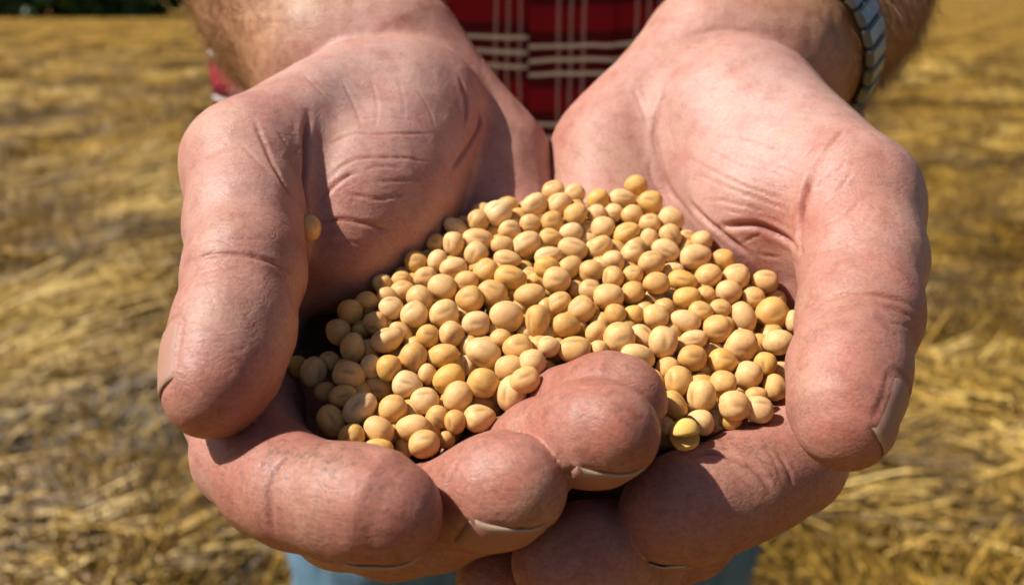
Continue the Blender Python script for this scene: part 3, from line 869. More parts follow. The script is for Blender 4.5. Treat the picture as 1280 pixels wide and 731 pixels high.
# ------------------------------------------------------------------ person: clothes
def plaid(name, off):
    s = NT(name)
    tc = s.n('TexCoord').outputs['Object']
    wob = s.noise(14, 2, 0.5, tc)
    sp = s.n('SeparateXYZ'); s.l(tc, sp.inputs[0])
    def cyc(v, period, o):
        return s.math('FRACT', s.math('ADD', s.math('DIVIDE', v, period), o))
    X = s.math('ADD', sp.outputs[0], s.math('MULTIPLY', wob, 0.006)); Z = s.math('ADD', sp.outputs[2], s.math('MULTIPLY', wob, 0.010))
    def lines(c, cen, hw, soft=0.35):
        d = s.math('ABSOLUTE', s.math('SUBTRACT', c, cen))
        mr = s.n('MapRange'); s.l(d, mr.inputs[0]); mr.inputs[1].default_value = hw; mr.inputs[2].default_value = hw * (1 - soft)
        mr.inputs[3].default_value = 0; mr.inputs[4].default_value = 1
        return mr.outputs[0]
    cz = cyc(Z, 0.0505, off[1]); cx = cyc(X, 0.0495, off[0])
    dark_z = lines(cz, 0.5, 0.36, 0.08); dark_x = lines(cx, 0.5, 0.10, 0.1)
    wz = s.math('MAXIMUM', s.math('MAXIMUM', lines(cz, 0.33, 0.028), lines(cz, 0.50, 0.028)), lines(cz, 0.67, 0.028))
    wx = s.math('MAXIMUM', s.math('MAXIMUM', lines(cx, 0.34, 0.024), lines(cx, 0.50, 0.024)), lines(cx, 0.66, 0.024))
    col = s.mix(0.0, (0.29, 0.011, 0.027), (0.2, 0.01, 0.02))
    col = s.mix(s.math('MULTIPLY', dark_z, 0.7), col, (0.022, 0.007, 0.010))
    col = s.mix(s.math('MULTIPLY', dark_x, 0.22), col, (0.04, 0.008, 0.015))
    col = s.mix(s.math('MULTIPLY', wx, 0.6), col, (0.66, 0.45, 0.48))
    col = s.mix(s.math('MULTIPLY', wz, 0.92), col, (0.92, 0.89, 0.86))
    weave = s.noise(1800, 2, 0.5, tc)
    col = s.mix(0.5, col, s.ramp(weave, [(0.3, (0.7, 0.7, 0.7)), (0.7, (1.2, 1.2, 1.2))]), 'MULTIPLY')
    s.l(col, s.bsdf.inputs['Base Color'])
    s.bsdf.inputs['Roughness'].default_value = 0.9
    s.bsdf.inputs['Specular IOR Level'].default_value = 0.15
    s.l(s.bump(weave, 0.0006, 0.4), s.bsdf.inputs['Normal'])
    return s.m

TX, TY = 0.023, 0.775           # torso axis
def z_at(py, z): return at(640, py, z)[2]
# stripe phases set so that the white triple falls where it does in the photograph
ZR = z_at(73, 600); ZL = z_at(63, 600); XV = (713 - 640) * 0.600 / F; XVL = (635 - 640) * 0.600 / F
def phase(x, z): return ((0.5 - x / 0.0495) % 1.0, (0.5 - z / 0.0505) % 1.0)
M_RIGHT = plaid('plaid_cotton_overlap', phase(XV + 0.003, ZR + 0.005)); M_LEFT = plaid('plaid_cotton', phase(XVL + 0.003, ZL + 0.005))
X_EDGE = (661 - 640) * 0.598 / F; X_SEAM = (764 - 640) * 0.600 / F

def fold(x, z):
    return 0.008 * (fbm(x * 14 + 0.5 * z * 10, z * 5, 31, 3) - 0.5) + 0.010 * (fbm(x * 5, z * 3, 37, 2) - 0.5)

def torso_r(z):
    """half widths of the shirt at height z"""
    k = np.clip((z - 0.86) / 0.62, 0, 1)
    a = 0.250 + 0.012 * np.sin(k * 3.0) ; b = 0.150 + 0.012 * np.sin(k * 3.14)
    top = np.clip((z - 1.40) / 0.12, 0, 1)
    return a * (1 - 0.72 * top ** 2.2), b * (1 - 0.5 * top ** 2)

def shirt_surface(th, z, off=0.0):
    a, b = torso_r(z)
    x = TX + (a + off) * np.sin(th); y = TY - (b + off) * np.cos(th)
    f = fold(x + 3 * np.cos(th), z)
    return np.stack([x + f * np.sin(th), y - f * np.cos(th), z + 0 * x], -1)

def grid_mesh(name, P, mat, thick=0.0015, closed=False):
    nu, nv = P.shape[:2]
    V = P.reshape(-1, 3); q = []
    i, j = np.meshgrid(np.arange(nu - (0 if closed else 1)), np.arange(nv - 1), indexing='ij')
    a = i * nv + j; b = ((i + 1) % nu) * nv + j
    Fq = np.stack([a.ravel(), b.ravel(), (b + 1).ravel(), (a + 1).ravel()], 1)
    me = mesh_np(name, V, Fq, mat)
    bm = bmesh.new(); bm.from_mesh(me)
    bmesh.ops.recalc_face_normals(bm, faces=bm.faces)
    if thick: bmesh.ops.solidify(bm, geom=bm.faces[:], thickness=thick)
    bm.to_mesh(me); bm.free()
    me.polygons.foreach_set('use_smooth', np.ones(len(me.polygons), bool))
    return me

def build_shirt():
    zz = np.linspace(0.885, 1.50, 90)
    th0 = math.asin((X_EDGE + 0.012 - TX) / 0.258)
    # under panel (picture left, round the side to the back) and over panel
    tl = np.linspace(-math.pi, th0, 120); tr = np.linspace(th0, math.pi, 120)
    T, Z = np.meshgrid(tl, zz, indexing='ij')
    sh = child('shirt', grid_mesh('shirt', shirt_surface(T, Z), M_LEFT), person)
    T, Z = np.meshgrid(tr, zz, indexing='ij')
    o = bpy.data.objects.new('overlapping_front', grid_mesh('overlapping_front', shirt_surface(T, Z, 0.0006), M_RIGHT)); link(o, sh)
    # placket strip lying on top, edge towards picture left
    te = np.array([math.asin((x - TX) / 0.258) for x in np.linspace(X_EDGE, X_SEAM, 16)])
    T, Z = np.meshgrid(te, zz, indexing='ij')
    P = shirt_surface(T, Z, 0.0040)
    pl = bpy.data.objects.new('placket', grid_mesh('placket', P, M_RIGHT, 0.0022)); link(pl, sh)
    # short sleeves
    for H, S in ((HAND_A, SH[0]), (HAND_B, SH[1])):
        E = mm_to_world(np.array([Q(*H['fore'][-1][0])]))[0]
        ax = (E - S); L = np.linalg.norm(ax); ax = ax / L
        u = np.cross(ax, [1, 0, 0]); u /= np.linalg.norm(u); w = np.cross(ax, u)
        t = np.linspace(0, 2 * math.pi, 40, endpoint=False); s = np.linspace(-0.02, L * 0.66, 22)
        T, Sg = np.meshgrid(t, s, indexing='ij')
        r = 0.078 - 0.05 * Sg * 0.2 + 0.006 * (fbm(T * 2, Sg * 30, 3, 2) - 0.5)
        P = S + Sg[..., None] * ax + (np.cos(T)[..., None] * u + np.sin(T)[..., None] * w) * r[..., None]
        o = bpy.data.objects.new('sleeve', grid_mesh('sleeve', P, M_LEFT, 0.0015, closed=True)); link(o, sh)
    # buttons down the placket
    bmt = NT('button'); bmt.bsdf.inputs['Base Color'].default_value = (0.55, 0.5, 0.45, 1); bmt.bsdf.inputs['Roughness'].default_value = 0.3
    for zb in (0.95, 1.36, 1.45):
        bm = bmesh.new(); th = math.asin((X_EDGE + 0.02 - TX) / 0.258)
        c = shirt_surface(np.array([th]), np.array([zb]), 0.0068)[0]
        bmesh.ops.create_cone(bm, cap_ends=True, segments=20, radius1=0.0055, radius2=0.005, depth=0.002, matrix=Matrix.Translation(c) @ Matrix.Rotation(math.pi / 2, 4, 'X'))
        me = bpy.data.meshes.new('button'); bm.to_mesh(me); bm.free(); me.materials.append(bmt.m)
        o = bpy.data.objects.new('button', me); link(o, sh)
build_shirt()

dn_ = NT('denim')
tc = dn_.n('TexCoord').outputs['Object']
mpd = dn_.n('Mapping'); mpd.inputs['Scale'].default_value = (60, 60, 9); dn_.l(tc, mpd.inputs['Vector'])
dcol = dn_.ramp(dn_.noise(2.0, 5, 0.65, mpd.outputs[0]), [(0.3, (0.055, 0.125, 0.20)), (0.6, (0.125, 0.23, 0.315)), (0.8, (0.24, 0.36, 0.43))])
dn_.l(dcol, dn_.bsdf.inputs['Base Color'])
dn_.bsdf.inputs['Roughness'].default_value = 0.9
wd = dn_.noise(1500, 2, 0.5, tc); dn_.l(dn_.bump(wd, 0.0006, 0.5), dn_.bsdf.inputs['Normal'])

def jeans_sdf(p):
    d = None
    for s in (-1, 1):
        a = w2mm((TX - 0.015 + s * 0.112, 0.76, 0.93)); b = w2mm((TX - 0.015 + s * 0.138, 0.75, 0.52)); c = w2mm((TX - 0.015 + s * 0.13, 0.79, 0.07))
        e = smin(seg(p, a, b, 104, 84), seg(p, b, c, 78, 62), 20)
        d = e if d is None else smin(d, e, 8)
    pel = seg(p, w2mm((TX - 0.075, 0.76, 0.95)), w2mm((TX + 0.075, 0.76, 0.95)), 112, 112)
    return smin(d, pel, 30)
Vj, Qj = surface_nets(jeans_sdf, (-260, -1080, 300), (300, 60, 1160), 11)
Vj = Vj - jeans_sdf(Vj)[:, None] * vnormals(Vj, Qj)
Nj = vnormals(Vj, Qj)
Vj = Vj + Nj * ((fbm(Vj[:, 0] * 0.02 + Vj[:, 1] * 0.012, Vj[:, 1] * 0.018, 51, 3) - 0.5) * 14)[:, None]
jeans = child('jeans', mesh_np('jeans', mm_to_world(Vj), Qj, dn_.m), person)

bt = NT('boot_leather'); bt.bsdf.inputs['Base Color'].default_value = (0.10, 0.055, 0.03, 1); bt.bsdf.inputs['Roughness'].default_value = 0.55
def boot_sdf(cx):
    def f(p):
        A = w2mm((cx, 0.81, 0.16)); B = w2mm((cx, 0.81, 0.06)); T = w2mm((cx, 0.62, 0.045))
        d = smin(seg(p, A, B, 56, 50), seg(p, B, T, 46, 40), 25)
        fl = (CAM[2] * 1000 + (p @ np.array([0, math.cos(PITCH), -math.sin(PITCH)]))) - 8   # height above ground
        return np.maximum(d, -fl)
    return f
for cx in (TX - 0.13, TX + 0.10):
    Vt, Qt = surface_nets(boot_sdf(cx), w2mm((cx, 0.72, 0.1)) - 240, w2mm((cx, 0.72, 0.1)) + 240, 9)
    child('boot', mesh_np('boot', mm_to_world(Vt), Qt, bt.m), person)

# ------------------------------------------------------------------ wristwatch on the right-hand wrist
steel = NT('brushed_steel'); steel.bsdf.inputs['Base Color'].default_value = (0.30, 0.35, 0.385, 1)
steel.bsdf.inputs['Metallic'].default_value = 1.0; steel.bsdf.inputs['Roughness'].default_value = 0.5
dial = NT('watch_dial'); dial.bsdf.inputs['Base Color'].default_value = (0.03, 0.03, 0.035, 1); dial.bsdf.inputs['Roughness'].default_value = 0.1
def build_watch():
    a = mm_to_world(np.array([Q(*HAND_B['fore'][0][0])]))[0]; b = mm_to_world(np.array([Q(*HAND_B['fore'][1][0])]))[0]
    ax = (b - a) / np.linalg.norm(b - a)
    f = hand_sdf(HAND_B)
    c = a + ax * 0.012
    root = empty('wristwatch', c)
    tag(root, 'steel expansion-band wristwatch on the wrist of the right-hand arm', 'wristwatch')
    inv = Matrix.Translation(Vector(c)).inverted()
    u = np.cross(ax, [0, 0, 1]); u /= np.linalg.norm(u); w = np.cross(ax, u)
    n = 34
    AN = np.append(2 * math.pi * np.arange(n) / n, 1.55)
    DR = np.cos(AN)[:, None] * u + np.sin(AN)[:, None] * w; RD = np.full(n + 1, 0.03)
    for _ in range(30): RD = RD - f(w2mm(c + DR * RD[:, None])) / 1000 * 0.9
    def rad(k): return DR[k], RD[k]
    for k in range(n):
        an = 2 * math.pi * k / n
        d, r = rad(k)
        t = np.cross(ax, d)
        R = Matrix(np.array([ax, t, d]).T.tolist()).to_4x4()
        case = abs((an - 1.55 + math.pi) % (2 * math.pi) - math.pi) < 0.30     # on the back of the wrist, away from the palm side
        if case: continue
        bm = bmesh.new()
        bmesh.ops.create_cube(bm, size=1.0)
        wl = 2 * math.pi * r / n * 0.93
        bmesh.ops.scale(bm, vec=(0.0125, wl, 0.0026), verts=bm.verts)
        bmesh.ops.bevel(bm, geom=bm.edges[:], offset=0.0006, segments=2, affect='EDGES')
        bm.transform(Matrix.Translation(Vector(c + d * (r + 0.0022))) @ R)
        me = bpy.data.meshes.new('band_link'); bm.to_mesh(me); bm.free(); me.materials.append(steel.m)
        o = bpy.data.objects.new('band_link', me); link(o, root); o.matrix_parent_inverse = inv
    # dark elastic core between the links
    ring = []
    for k in range(n):
        d, r = rad(k)
        for s, o_ in ((-0.0055, 0.001), (0.0055, 0.001), (0.0055, 0.0022), (-0.0055, 0.0022)): ring.append(c + d * (r + o_) + ax * s)
    q = [(k * 4 + s, k * 4 + (s + 1) % 4, ((k + 1) % n) * 4 + (s + 1) % 4, ((k + 1) % n) * 4 + s) for k in range(n) for s in range(4)]
    o = bpy.data.objects.new('band_core', mesh_np('band_core', np.array(ring), np.array(q), dial.m)); link(o, root); o.matrix_parent_inverse = inv
    d, r = rad(n); t = np.cross(ax, d); R = Matrix(np.array([ax, t, d]).T.tolist()).to_4x4()
    bm = bmesh.new(); bmesh.ops.create_cone(bm, cap_ends=True, segments=40, radius1=0.018, radius2=0.0165, depth=0.008, matrix=Matrix.Translation(Vector(c + d * (r + 0.005))) @ R)
    me = bpy.data.meshes.new('watch_case'); bm.to_mesh(me); bm.free(); me.materials.append(steel.m)
    o = bpy.data.objects.new('watch_case', me); link(o, root); o.matrix_parent_inverse = inv
    bm = bmesh.new(); bmesh.ops.create_cone(bm, cap_ends=True, segments=40, radius1=0.0150, radius2=0.0148, depth=0.001, matrix=Matrix.Translation(Vector(c + d * (r + 0.0096))) @ R)
    me = bpy.data.meshes.new('watch_face'); bm.to_mesh(me); bm.free(); me.materials.append(dial.m)
    o = bpy.data.objects.new('watch_face', me); link(o, root); o.matrix_parent_inverse = inv
build_watch()
# ------------------------------------------------------------------ soybeans
# traced: pixel x, y, long half axis, short half axis, angle of the long axis (deg, up to the right), b = lies behind its neighbours
BEANS = """
623 266 17 15 30;597 277 14 13 60;570 286 17 11 -35;545 304 12 11 0;668 256 16 12.5 25;649 271 11 10 90 b;663 280 13 11.5 0;637 288 13.5 12 0;618 292 13 12 0 b;567 305 15 12 80;597 300 19 13 -10
595 318 15 13 60;547 326 14 12 70;567 335 17 12 10;578 318 12 10 0 b;607 339 16 13.5 40;634 324 17 10.5 0;628 307 14 11 0;658 305 18 14 30;638 347 20 14 -15;661 344 12 10 0 b;583 353 15 13 0;616 366 19 15 -20
587 374 17 16 0;553 360 18 16.5 -20;532 347 14 12 10;525 373 17 15 -40;662 370 19 14 10;671 351 12 10 0 b;520 328 14 13.5 0;685 320 17 11 5;683 334 15 12 0 
692 239 14 12 20;718 243 14 12 30;699 255 15 13 45;747 250 15 11.5 30;778 249 17 11.5 -10;795 232 13.5 12 0;813 253 15 13.5 0;720 268 15 12.5 30;690 278 14 13 0;746 267 12 10.5 0;767 266 12 11 0;790 269 13.5 13 0
812 280 13.5 12.5 0;839 274 16 13.5 -30;754 285 14.5 13.5 0;734 286 11 10 0 b;714 291 14 12 0;783 292 17 12.5 30;811 299 13 10.5 80;838 295 15 12 -50;688 298 14 12 -5;716 311 19 13 -20;750 309 17 11.5 25;735 301 12 9 0 b
790 318 14 13.5 0;766 327 14 12.5 0;814 329 16 14.5 0;832 313 18 12.5 -25;712 334 16 13 40;739 340 15 13.5 0;766 347 14.5 13 90;791 344 13 12 0;696 350 17 15 0;820 354 16 13 0;791 366 14 13.5 0;761 371 18.5 15.5 0;737 362 13 11.5 0
721 361 11 10 0 b;698 379 16 12 25;727 387 17 15.5 50;817 374 13.5 13 0 b;819 396 16.5 14.5 0;841 341 15 11 10 b;877 301 13 12 0;858 298 11 10 0 b;869 321 20 14 5;904 324 13.5 12.5 0;853 351 18 12 -5;885 345 16 13.5 20
920 346 17 16 0;956 352 16.5 14 0;911 365 15.5 14.5 0;941 373 14.5 13.5 0;969 374 13 11 0 b;965 392 20 18 40;992 402 14 10 90;859 372 17 12.5 0;882 369 12 11 0;838 372 11 10 0 b;876 390 15 12.5 0;900 386 14 11 -10
929 396 19 14 -60;896 411 17.5 17 0;857 401 19 13.5 -10;845 388 13 11 0 b;867 424 16 11 10;926 432 20.5 19 0;973 428 18.5 15 5;865 447 18 14.5 0;904 452 18 15 -20;892 440 15 12 0 b;956 455 15 13 90;948 427 12 11 0 b;976 464 13 11 0 b
935 469 17 16 60;969 484 16 14 90;848 476 18.5 18 90;877 462 14 12 0 b;904 479 16 15 -10;834 461 15 13 30;877 494 19.5 16.5 90;945 496 14 12 0;918 507 19 17 0;843 506 19 13.5 -45;861 509 11 10 0 b;818 474 13 10 -70
875 528 17 16 0;896 526 14 11 90 b;893 512 11 10 0 b;949 521 18.5 15.5 -5;916 531 14 12 0 b;830 531 12 11 90 b;707 407 18 14.5 0;718 437 21 16 -5;686 433 13.5 12.5 0;746 416 15 12 45;749 437 12 11 90;769 394 14 13.5 90;792 393 12.5 12 0
774 423 20 18 15;803 420 16 12 -50;829 428 19 17 80;797 446 21 15 -25;768 447 12 10 0 b;518 394 17.5 16 30;555 392 18.5 15.5 15;595 405 17 16 0;633 396 21 17.5 -20;672 401 20 14.5 80;535 420 14.5 13.5 0;564 418 16 15 45
553 445 20 14.5 15;516 448 19 15.5 60;604 441 22 17 -30;626 424 13.5 12.5 0;647 435 18 17 0;658 418 12 11 0 b;637 461 18 16 0;669 461 18 17 90;674 432 13 12 0;584 457 13 11 90 b;534 468 13 11 90;561 474 20 16 35;572 496 19.5 17.5 60
604 479 19.5 17 -15;641 494 22 17 90;680 491 19.5 15 20;602 504 17 13 0 b;600 523 19.5 15.5 10;569 527 15 13 90;548 522 15.5 13.5 -45;531 501 18 16 10;516 534 21 15 10;530 555 18.5 18 0;506 558 14 11 90 b;557 549 12 11 0 b
473 538 20 16.5 -30;439 547 18 15 40;472 563 19 14 0;414 526 20 15 -60;491 511 18.5 16 25;450 511 22 17.5 40;471 485 19 15.5 -10 b;509 481 18.5 15 -10;486 460 16.5 15 90;464 458 14 12.5 90;436 469 19.5 15.5 -10;429 495 17.5 13 10
407 490 13.5 12 0 b;392 465 18 15 90;411 452 13 12 0 b;368 461 14 11 90;438 390 15.5 15 90;459 378 14 12.5 0;423 415 16.5 15 90;441 435 18 14 75;469 404 15 13 0;483 425 20 14 20;501 416 16 11 -45;452 412 12 11 0 b
458 396 11 10 0 b;489 386 16 14.5 0;474 393 12 11 0 b;503 364 15 12.5 10;484 371 12.5 12 0;477 354 12 11 90;501 350 13 11 0;494 337 12 11 0 b;531 318 11 10 0 b;512 377 12 11 0 b;568 381 12 11 0 b;543 404 12 11 0 b
""".replace('\n', ';')

def heap_z(x, y):
    z = 186 + (560 - y) * (60 / 330.0)
    r2 = ((x - 690) / 330.0) ** 2
    return z - 9 * (1 - r2) * np.clip(np.sin(np.clip((y - 200) / 400, 0, 1) * math.pi), 0, 1) + 3 * r2 - 6 * np.clip((560 - x) / 130, 0, 1) * np.clip((y - 330) / 120, 0, 1)

skin_m = NT('soybean_skin')
b_ = skin_m
oi = b_.n('ObjectInfo').outputs['Random']
tco = b_.n('TexCoord').outputs['Object']
at_h = b_.attr('hilum')
bc = b_.ramp(oi, [(0.0, (0.65, 0.345, 0.10)), (0.25, (0.73, 0.425, 0.165)), (0.55, (0.76, 0.475, 0.215)), (0.78, (0.67, 0.38, 0.13)), (0.92, (0.70, 0.385, 0.09)), (1.0, (0.77, 0.51, 0.25))])
mpb = b_.n('Mapping'); mpb.vector_type = 'POINT'
comb = b_.n('CombineXYZ'); 
for q in range(3): b_.l(b_.math('MULTIPLY', oi, 37.0 + 13 * q), comb.inputs[q])
addv = b_.n('VectorMath', operation='ADD'); b_.l(tco, addv.inputs[0]); b_.l(comb.outputs[0], addv.inputs[1])
bn = b_.noise(2.2, 4, 0.6, addv.outputs[0])
bc = b_.mix(0.7, bc, b_.ramp(bn, [(0.26, (0.72, 0.62, 0.50)), (0.5, (1, 1, 1)), (0.75, (1.08, 1.1, 1.14))]), 'MULTIPLY')
bc = b_.mix(b_.math('MULTIPLY', at_h, 0.75), bc, (0.30, 0.15, 0.06))
b_.l(bc, b_.bsdf.inputs['Base Color'])
b_.bsdf.subsurface_method = 'BURLEY'
b_.bsdf.inputs['Roughness'].default_value = 0.52
b_.bsdf.inputs['Specular IOR Level'].default_value = 0.35
b_.bsdf.inputs['Subsurface Weight'].default_value = 0.25
b_.bsdf.inputs['Subsurface Radius'].default_value = (1.0, 0.55, 0.2)
b_.bsdf.inputs['Subsurface Scale'].default_value = 0.0016
bfine = b_.noise(9, 3, 0.6, addv.outputs[0])
b_.l(b_.bump(bfine, 0.00012, 0.55), b_.bsdf.inputs['Normal'])
core_m = NT('soybean_flesh'); core_m.bsdf.inputs['Base Color'].default_value = (0.74, 0.48, 0.13, 1); core_m.bsdf.inputs['Roughness'].default_value = 0.8; core_m.bsdf.inputs['Specular IOR Level'].default_value = 0.15
core_m.bsdf.inputs['Subsurface Weight'].default_value = 0.2; core_m.bsdf.inputs['Subsurface Scale'].default_value = 0.0015

def bean_mesh(seed, nu=26, nv=18):
    """unit bean: long axis x, scar (hilum) on the +y side"""
    rs = np.random.RandomState(seed)
    V = [(1, 0, 0)]
    for i in range(1, nv):
        a = math.pi * i / nv
        for j in range(nu):
            b = 2 * math.pi * j / nu
            V.append((math.cos(a), math.sin(a) * math.cos(b), math.sin(a) * math.sin(b)))
    V.append((-1, 0, 0)); V = np.array(V)
    D = V.copy()
    e = rs.uniform(-0.10, 0.10)                          # egg shape
    s = 1 + e * D[:, 0]
    V = D * np.stack([np.ones(len(D)), s, s], 1)
    V = np.sign(V) * np.abs(V) ** rs.uniform(0.90, 1.0)  # slightly boxy
    V = V / np.abs(V).max(0)
    ph = rs.uniform(0, 6, 6)
    k = 0.028 * np.sin(D[:, 0] * 3 + ph[0]) * np.cos(D[:, 1] * 3 + ph[1]) + 0.022 * np.sin(D[:, 2] * 4 + D[:, 0] * 2 + ph[2])
    V = V * (1 + k)[:, None]
    hx = D[:, 0] / 0.40; hz = np.abs(D[:, 2]) / 0.085
    hil = np.where(D[:, 1] > 0, np.exp(-(hx ** 2 + hz ** 2) ** 1.5), 0)
    V[:, 1] -= 0.10 * np.where(D[:, 1] > 0, np.exp(-(D[:, 0] / 0.5) ** 2 - (D[:, 2] / 0.16) ** 2), 0)
    if seed % 3 == 0:                                    # a wrinkled seam
        V *= (1 - 0.05 * np.exp(-((D[:, 2] - 0.3 * D[:, 0] - 0.1) / 0.06) ** 2) * (D[:, 1] > -0.2))[:, None]
    q = []; tri = []
    for i in range(nv - 2):
        for j in range(nu):
            a = 1 + i * nu + j; b = 1 + i * nu + (j + 1) % nu
            q.append((a, a + nu, b + nu, b))
    last = len(V) - 1
    for j in range(nu):
        tri.append((0, 1 + j, 1 + (j + 1) % nu)); tri.append((last, last - nu + (j + 1) % nu, last - nu + j))
    me = bpy.data.meshes.new('soybean')
    me.from_pydata(V.tolist(), [], q + tri)
    me.polygons.foreach_set('use_smooth', np.ones(len(me.polygons), bool))
    me.materials.append(skin_m.m)
    attr(me, 'hilum', np.clip(hil, 0, 1))
    return me

def split_bean_mesh():
    """two seed halves hinged apart, flat yellow faces showing"""
    src = bean_mesh(2)
    bm = bmesh.new()
    for sgn in (-1, 1):
        b2 = bmesh.new(); b2.from_mesh(src)
        geom = b2.verts[:] + b2.edges[:] + b2.faces[:]
        r = bmesh.ops.bisect_plane(b2, geom=geom, plane_co=(0, 0, 0), plane_no=(0, 0, -sgn), clear_outer=True)
        ed = [x for x in r['geom_cut'] if isinstance(x, bmesh.types.BMEdge)]
        cap = bmesh.ops.contextual_create(b2, geom=ed)
        for f in b2.faces: f.material_index = 1
        for f in cap['faces']: f.smooth = False
        b2.transform(Matrix.Translation((0, 0, sgn * 0.04)) @ Matrix.Translation((0, 0.7, 0)) @ Matrix.Rotation(-sgn * 0.22, 4, 'X') @ Matrix.Translation((0, -0.7, 0)))
        t = bpy.data.meshes.new('t'); b2.to_mesh(t); b2.free(); bm.from_mesh(t)
    me = bpy.data.meshes.new('soybean'); bm.to_mesh(me); bm.free()
    me.materials.append(skin_m.m); me.materials.append(core_m.m)
    return me

def build_beans():
    rs = np.random.RandomState(77)
    rows = [r.split() for r in BEANS.split(';') if r.strip()]
    B = np.array([[float(v) for v in r[:5]] for r in rows]); beh = np.array([len(r) > 5 for r in rows])
    x, y, a, b, ang = B.T
    n = len(B)
    z0 = heap_z(x, y) + np.where(beh, 3.2, 0.0)
    # beans deep in the left corner lie lower
    z0 = z0 + 5 * np.clip((440 - x) / 70, 0, 1)
    z = z0.copy()
    order = y - np.where(beh, 60, 0) - 0.0 * x
    R = 0.5 * (a + b)
    for it in range(260):
        dz = np.zeros(n)
        X = (x - 640) * z / F; Y = (365.5 - y) * z / F; r = R * z / F * 0.97
        dx = X[:, None] - X[None]; dy = Y[:, None] - Y[None]
        d2 = dx ** 2 + dy ** 2; rsum = (r[:, None] + r[None])
        need = np.sqrt(np.maximum(rsum ** 2 - d2, 0))
        front = order[:, None] > order[None]           # i in front of j
        cur = z[None] - z[:, None]                     # positive when i is nearer
        over = np.where((need > 0) & front, np.maximum(need - cur, 0), 0)
        np.fill_diagonal(over, 0)
        over = np.minimum(over, 4.0)
        dz -= over.sum(1) * 0.10; dz += over.sum(0) * 0.10
        z = z + np.clip(dz, -0.8, 0.8) + (z0 - z) * 0.035
    # keep clear of the skin
    fa, fb = hand_sdf(HAND_A), hand_sdf(HAND_B)
    P = np.stack([(x - 640) * z / F, (365.5 - y) * z / F, z], 1)
    rad = R * z / F
    for it in range(12):
        for f in (fa, fb):
            d = f(P); g = grad(f, P)
            push = np.clip(rad * 0.93 - d, 0, 1.5)
            P = P + g * push[:, None] * 0.5
    variants = [bean_mesh(s) for s in range(9)]
    grp = 'soybeans heaped in the cupped hands'
    first = {}
    for i in range(n):
        z_ = P[i, 2]; sa, sb = a[i] * z_ / F * 1.05, b[i] * z_ / F * 1.05
        sc = min(sa, sb * 1.12) * rs.uniform(0.90, 0.99)
        an = math.radians(ang[i] + rs.normal(0, 5))
        t = camvec(math.cos(an), math.sin(an), rs.normal(0, 0.12))
        nrm = camvec(*rs.normal(0, 1, 3)); 
        if rs.rand() < 0.6: nrm = camvec(rs.normal(0, 0.6), rs.normal(0.4, 0.5), -1.0)
        s = np.cross(t, nrm); s /= np.linalg.norm(s); u = np.cross(s, t)
        split = (abs(x[i] - 843) < 1 and False)
        o = bpy.data.objects.new('soybean', variants[rs.randint(9)])
        M = np.array([t, u, s]).T
        Mx = Matrix(M.tolist()).to_4x4()
        loc = mm_to_world(P[i:i + 1])[0]
        o.matrix_world = Matrix.Translation(Vector(loc)) @ Mx @ Matrix.Diagonal((sa / 1000, sb / 1000, sc / 1000, 1))
        link(o)
        if x[i] == 795: lab, g = 'topmost soybean at the rear edge of the heap', None
        elif x[i] == 992 or x[i] == 969 and y[i] > 470: lab, g = 'soybean half hidden against the right-hand thumb', 'soybeans against the right thumb'
        elif x[i] == 368: lab, g = 'dark soybean peeping out beside the left-hand thumb', None
        elif x[i] == 450: lab, g = 'largest elongated tan soybean at the lower left of the heap', None
        elif x[i] == 929: lab, g = 'deep yellow long soybean near the right edge of the heap', None
        elif x[i] == 956 and y[i] == 352: lab, g = 'yellow soybean lying alone on the right palm edge', None
        elif x[i] < 445 and y[i] < 500: lab, g = 'soybean lying in the shadow of the left-hand thumb', 'shaded soybeans beside the left thumb'
        elif beh[i]: lab, g = 'soybean half buried under its neighbours in the heap', 'half buried soybeans'
        elif y[i] < 262: lab, g = 'soybean in the rear row of the heap below the palms', 'soybeans of the rear row'
        elif y[i] > 520 and x[i] < 560: lab, g = 'soybean of the front row behind the left-hand index finger', 'soybeans behind the left index finger'
        elif x[i] > 825 and y[i] > 440: lab, g = 'soybean beside the overlapping fingertips at the lower right of the heap', 'soybeans beside the fingertips'
        elif x[i] > 890: lab, g = 'soybean at the right edge of the heap next to the right palm', 'soybeans at the right edge'
        elif x[i] < 545: lab, g = 'soybean on the left slope of the sunlit heap', 'soybeans on the left slope'
        else: lab, g = 'ripe tan soybean on top in the middle of the heap', 'soybeans in the middle of the heap'
        tag(o, lab, 'soybean', g)
    # the split bean at the front and the stray one in the left thumb crease
    o = link(bpy.data.objects.new('soybean', split_bean_mesh()))
    c = Q(856, 543, 179); t = camvec(1, 0.12, 0.1); nn = camvec(0.05, 0.93, -0.45); s = np.cross(t, nn); s /= np.linalg.norm(s)
    fdir = camvec(0.0, 0.0, -1.0)
    # x along the crack, y away from the viewer (hinge), z up
    yy = -fdir + 0.35 * UP; yy = yy - t * (yy @ t); yy /= np.linalg.norm(yy); zz = np.cross(t, yy)
    o.matrix_world = Matrix.Translation(Vector(mm_to_world(c[None])[0])) @ Matrix(np.array([t, yy, zz]).T.tolist()).to_4x4() @ Matrix.Diagonal((0.0029, 0.0027, 0.0026, 1))
    tag(o, 'split yellow soybean with its two halves gaping at the heap front', 'soybean')
    o = link(bpy.data.objects.new('soybean', variants[1]))
    c = Q(387, 285, 209)
    o.matrix_world = Matrix.Translation(Vector(mm_to_world(c[None])[0])) @ Matrix(np.array([camvec(0.1, 1, 0), camvec(1, -0.1, 0), camvec(0, 0, 1)]).T.tolist()).to_4x4() @ Matrix.Diagonal((0.0030, 0.0026, 0.0027, 1))
    tag(o, 'stray soybean wedged between the left-hand thumb and palm', 'soybean')
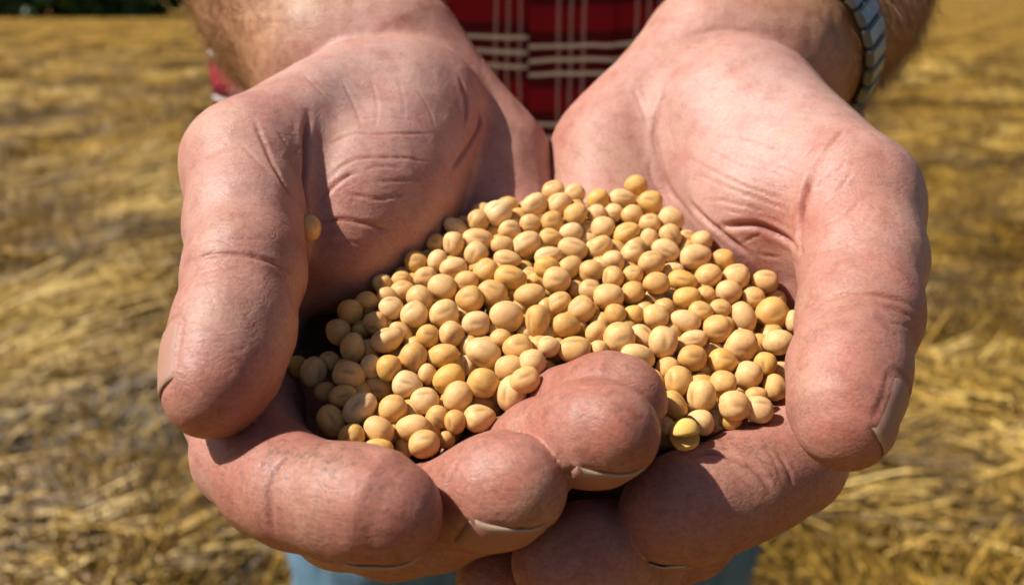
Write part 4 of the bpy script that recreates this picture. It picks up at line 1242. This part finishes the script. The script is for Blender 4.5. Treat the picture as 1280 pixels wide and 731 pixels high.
    # beans buried below the visible layer: one mesh
    V0, F0 = [], None
    lo = bean_mesh(1, 12, 8)
    vb = np.empty(len(lo.vertices) * 3); lo.vertices.foreach_get('co', vb); vb = vb.reshape(-1, 3)
    pol = [list(p.vertices) for p in lo.polygons]
    vs, fs = [], []; off = 0
    for layer, dzl in ((0, 4.8), (1, 10.0), (2, 16.0)):
        yy = 262.0
        while yy < 556:
            xx = 410 + (int(yy) % 3) * 9
            while xx < 985:
                lim_l = np.interp(yy, [262, 300, 360, 420, 480, 556], [600, 560, 500, 445, 425, 450]) + 8 * layer
                lim_r = np.interp(yy, [262, 300, 360, 420, 480, 556], [815, 855, 930, 975, 955, 900]) - 8 * layer
                jx, jy = xx + rs.normal(0, 4), yy + rs.normal(0, 4)
                if lim_l < jx < lim_r:
                    k = np.argmin((x - jx) ** 2 + (y - jy) ** 2)
                    zc = 0.5 * (P[k, 2] + heap_z(jx, jy)) + dzl + rs.normal(0, 0.6)
                    p = Q(jx, jy, zc)[None]
                    if min(fa(p)[0], fb(p)[0]) > 1.0:
                        q = Quaternion(rs.normal(0, 1, 4)).normalized().to_matrix()
                        vv = vb * np.array([3.2, 2.7, 2.75]) @ np.array(q).T + p
                        vs.append(mm_to_world(vv)); fs += [[i + off for i in pl] for pl in pol]; off += len(vb)
                xx += 30
            yy += 25
    me = bpy.data.meshes.new('buried_soybeans'); me.from_pydata(np.concatenate(vs).tolist(), [], fs)
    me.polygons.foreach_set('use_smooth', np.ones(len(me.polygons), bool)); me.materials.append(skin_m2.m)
    tag(link(bpy.data.objects.new('buried_soybeans', me)), 'soybeans buried under the top layer of the heap', 'soybeans', kind='stuff')

skin_m2 = NT('buried_bean_skin')
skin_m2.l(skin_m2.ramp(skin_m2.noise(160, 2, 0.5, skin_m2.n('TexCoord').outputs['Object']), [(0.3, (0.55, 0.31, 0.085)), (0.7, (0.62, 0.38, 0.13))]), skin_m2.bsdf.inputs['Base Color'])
skin_m2.bsdf.inputs['Roughness'].default_value = 0.45
build_beans()
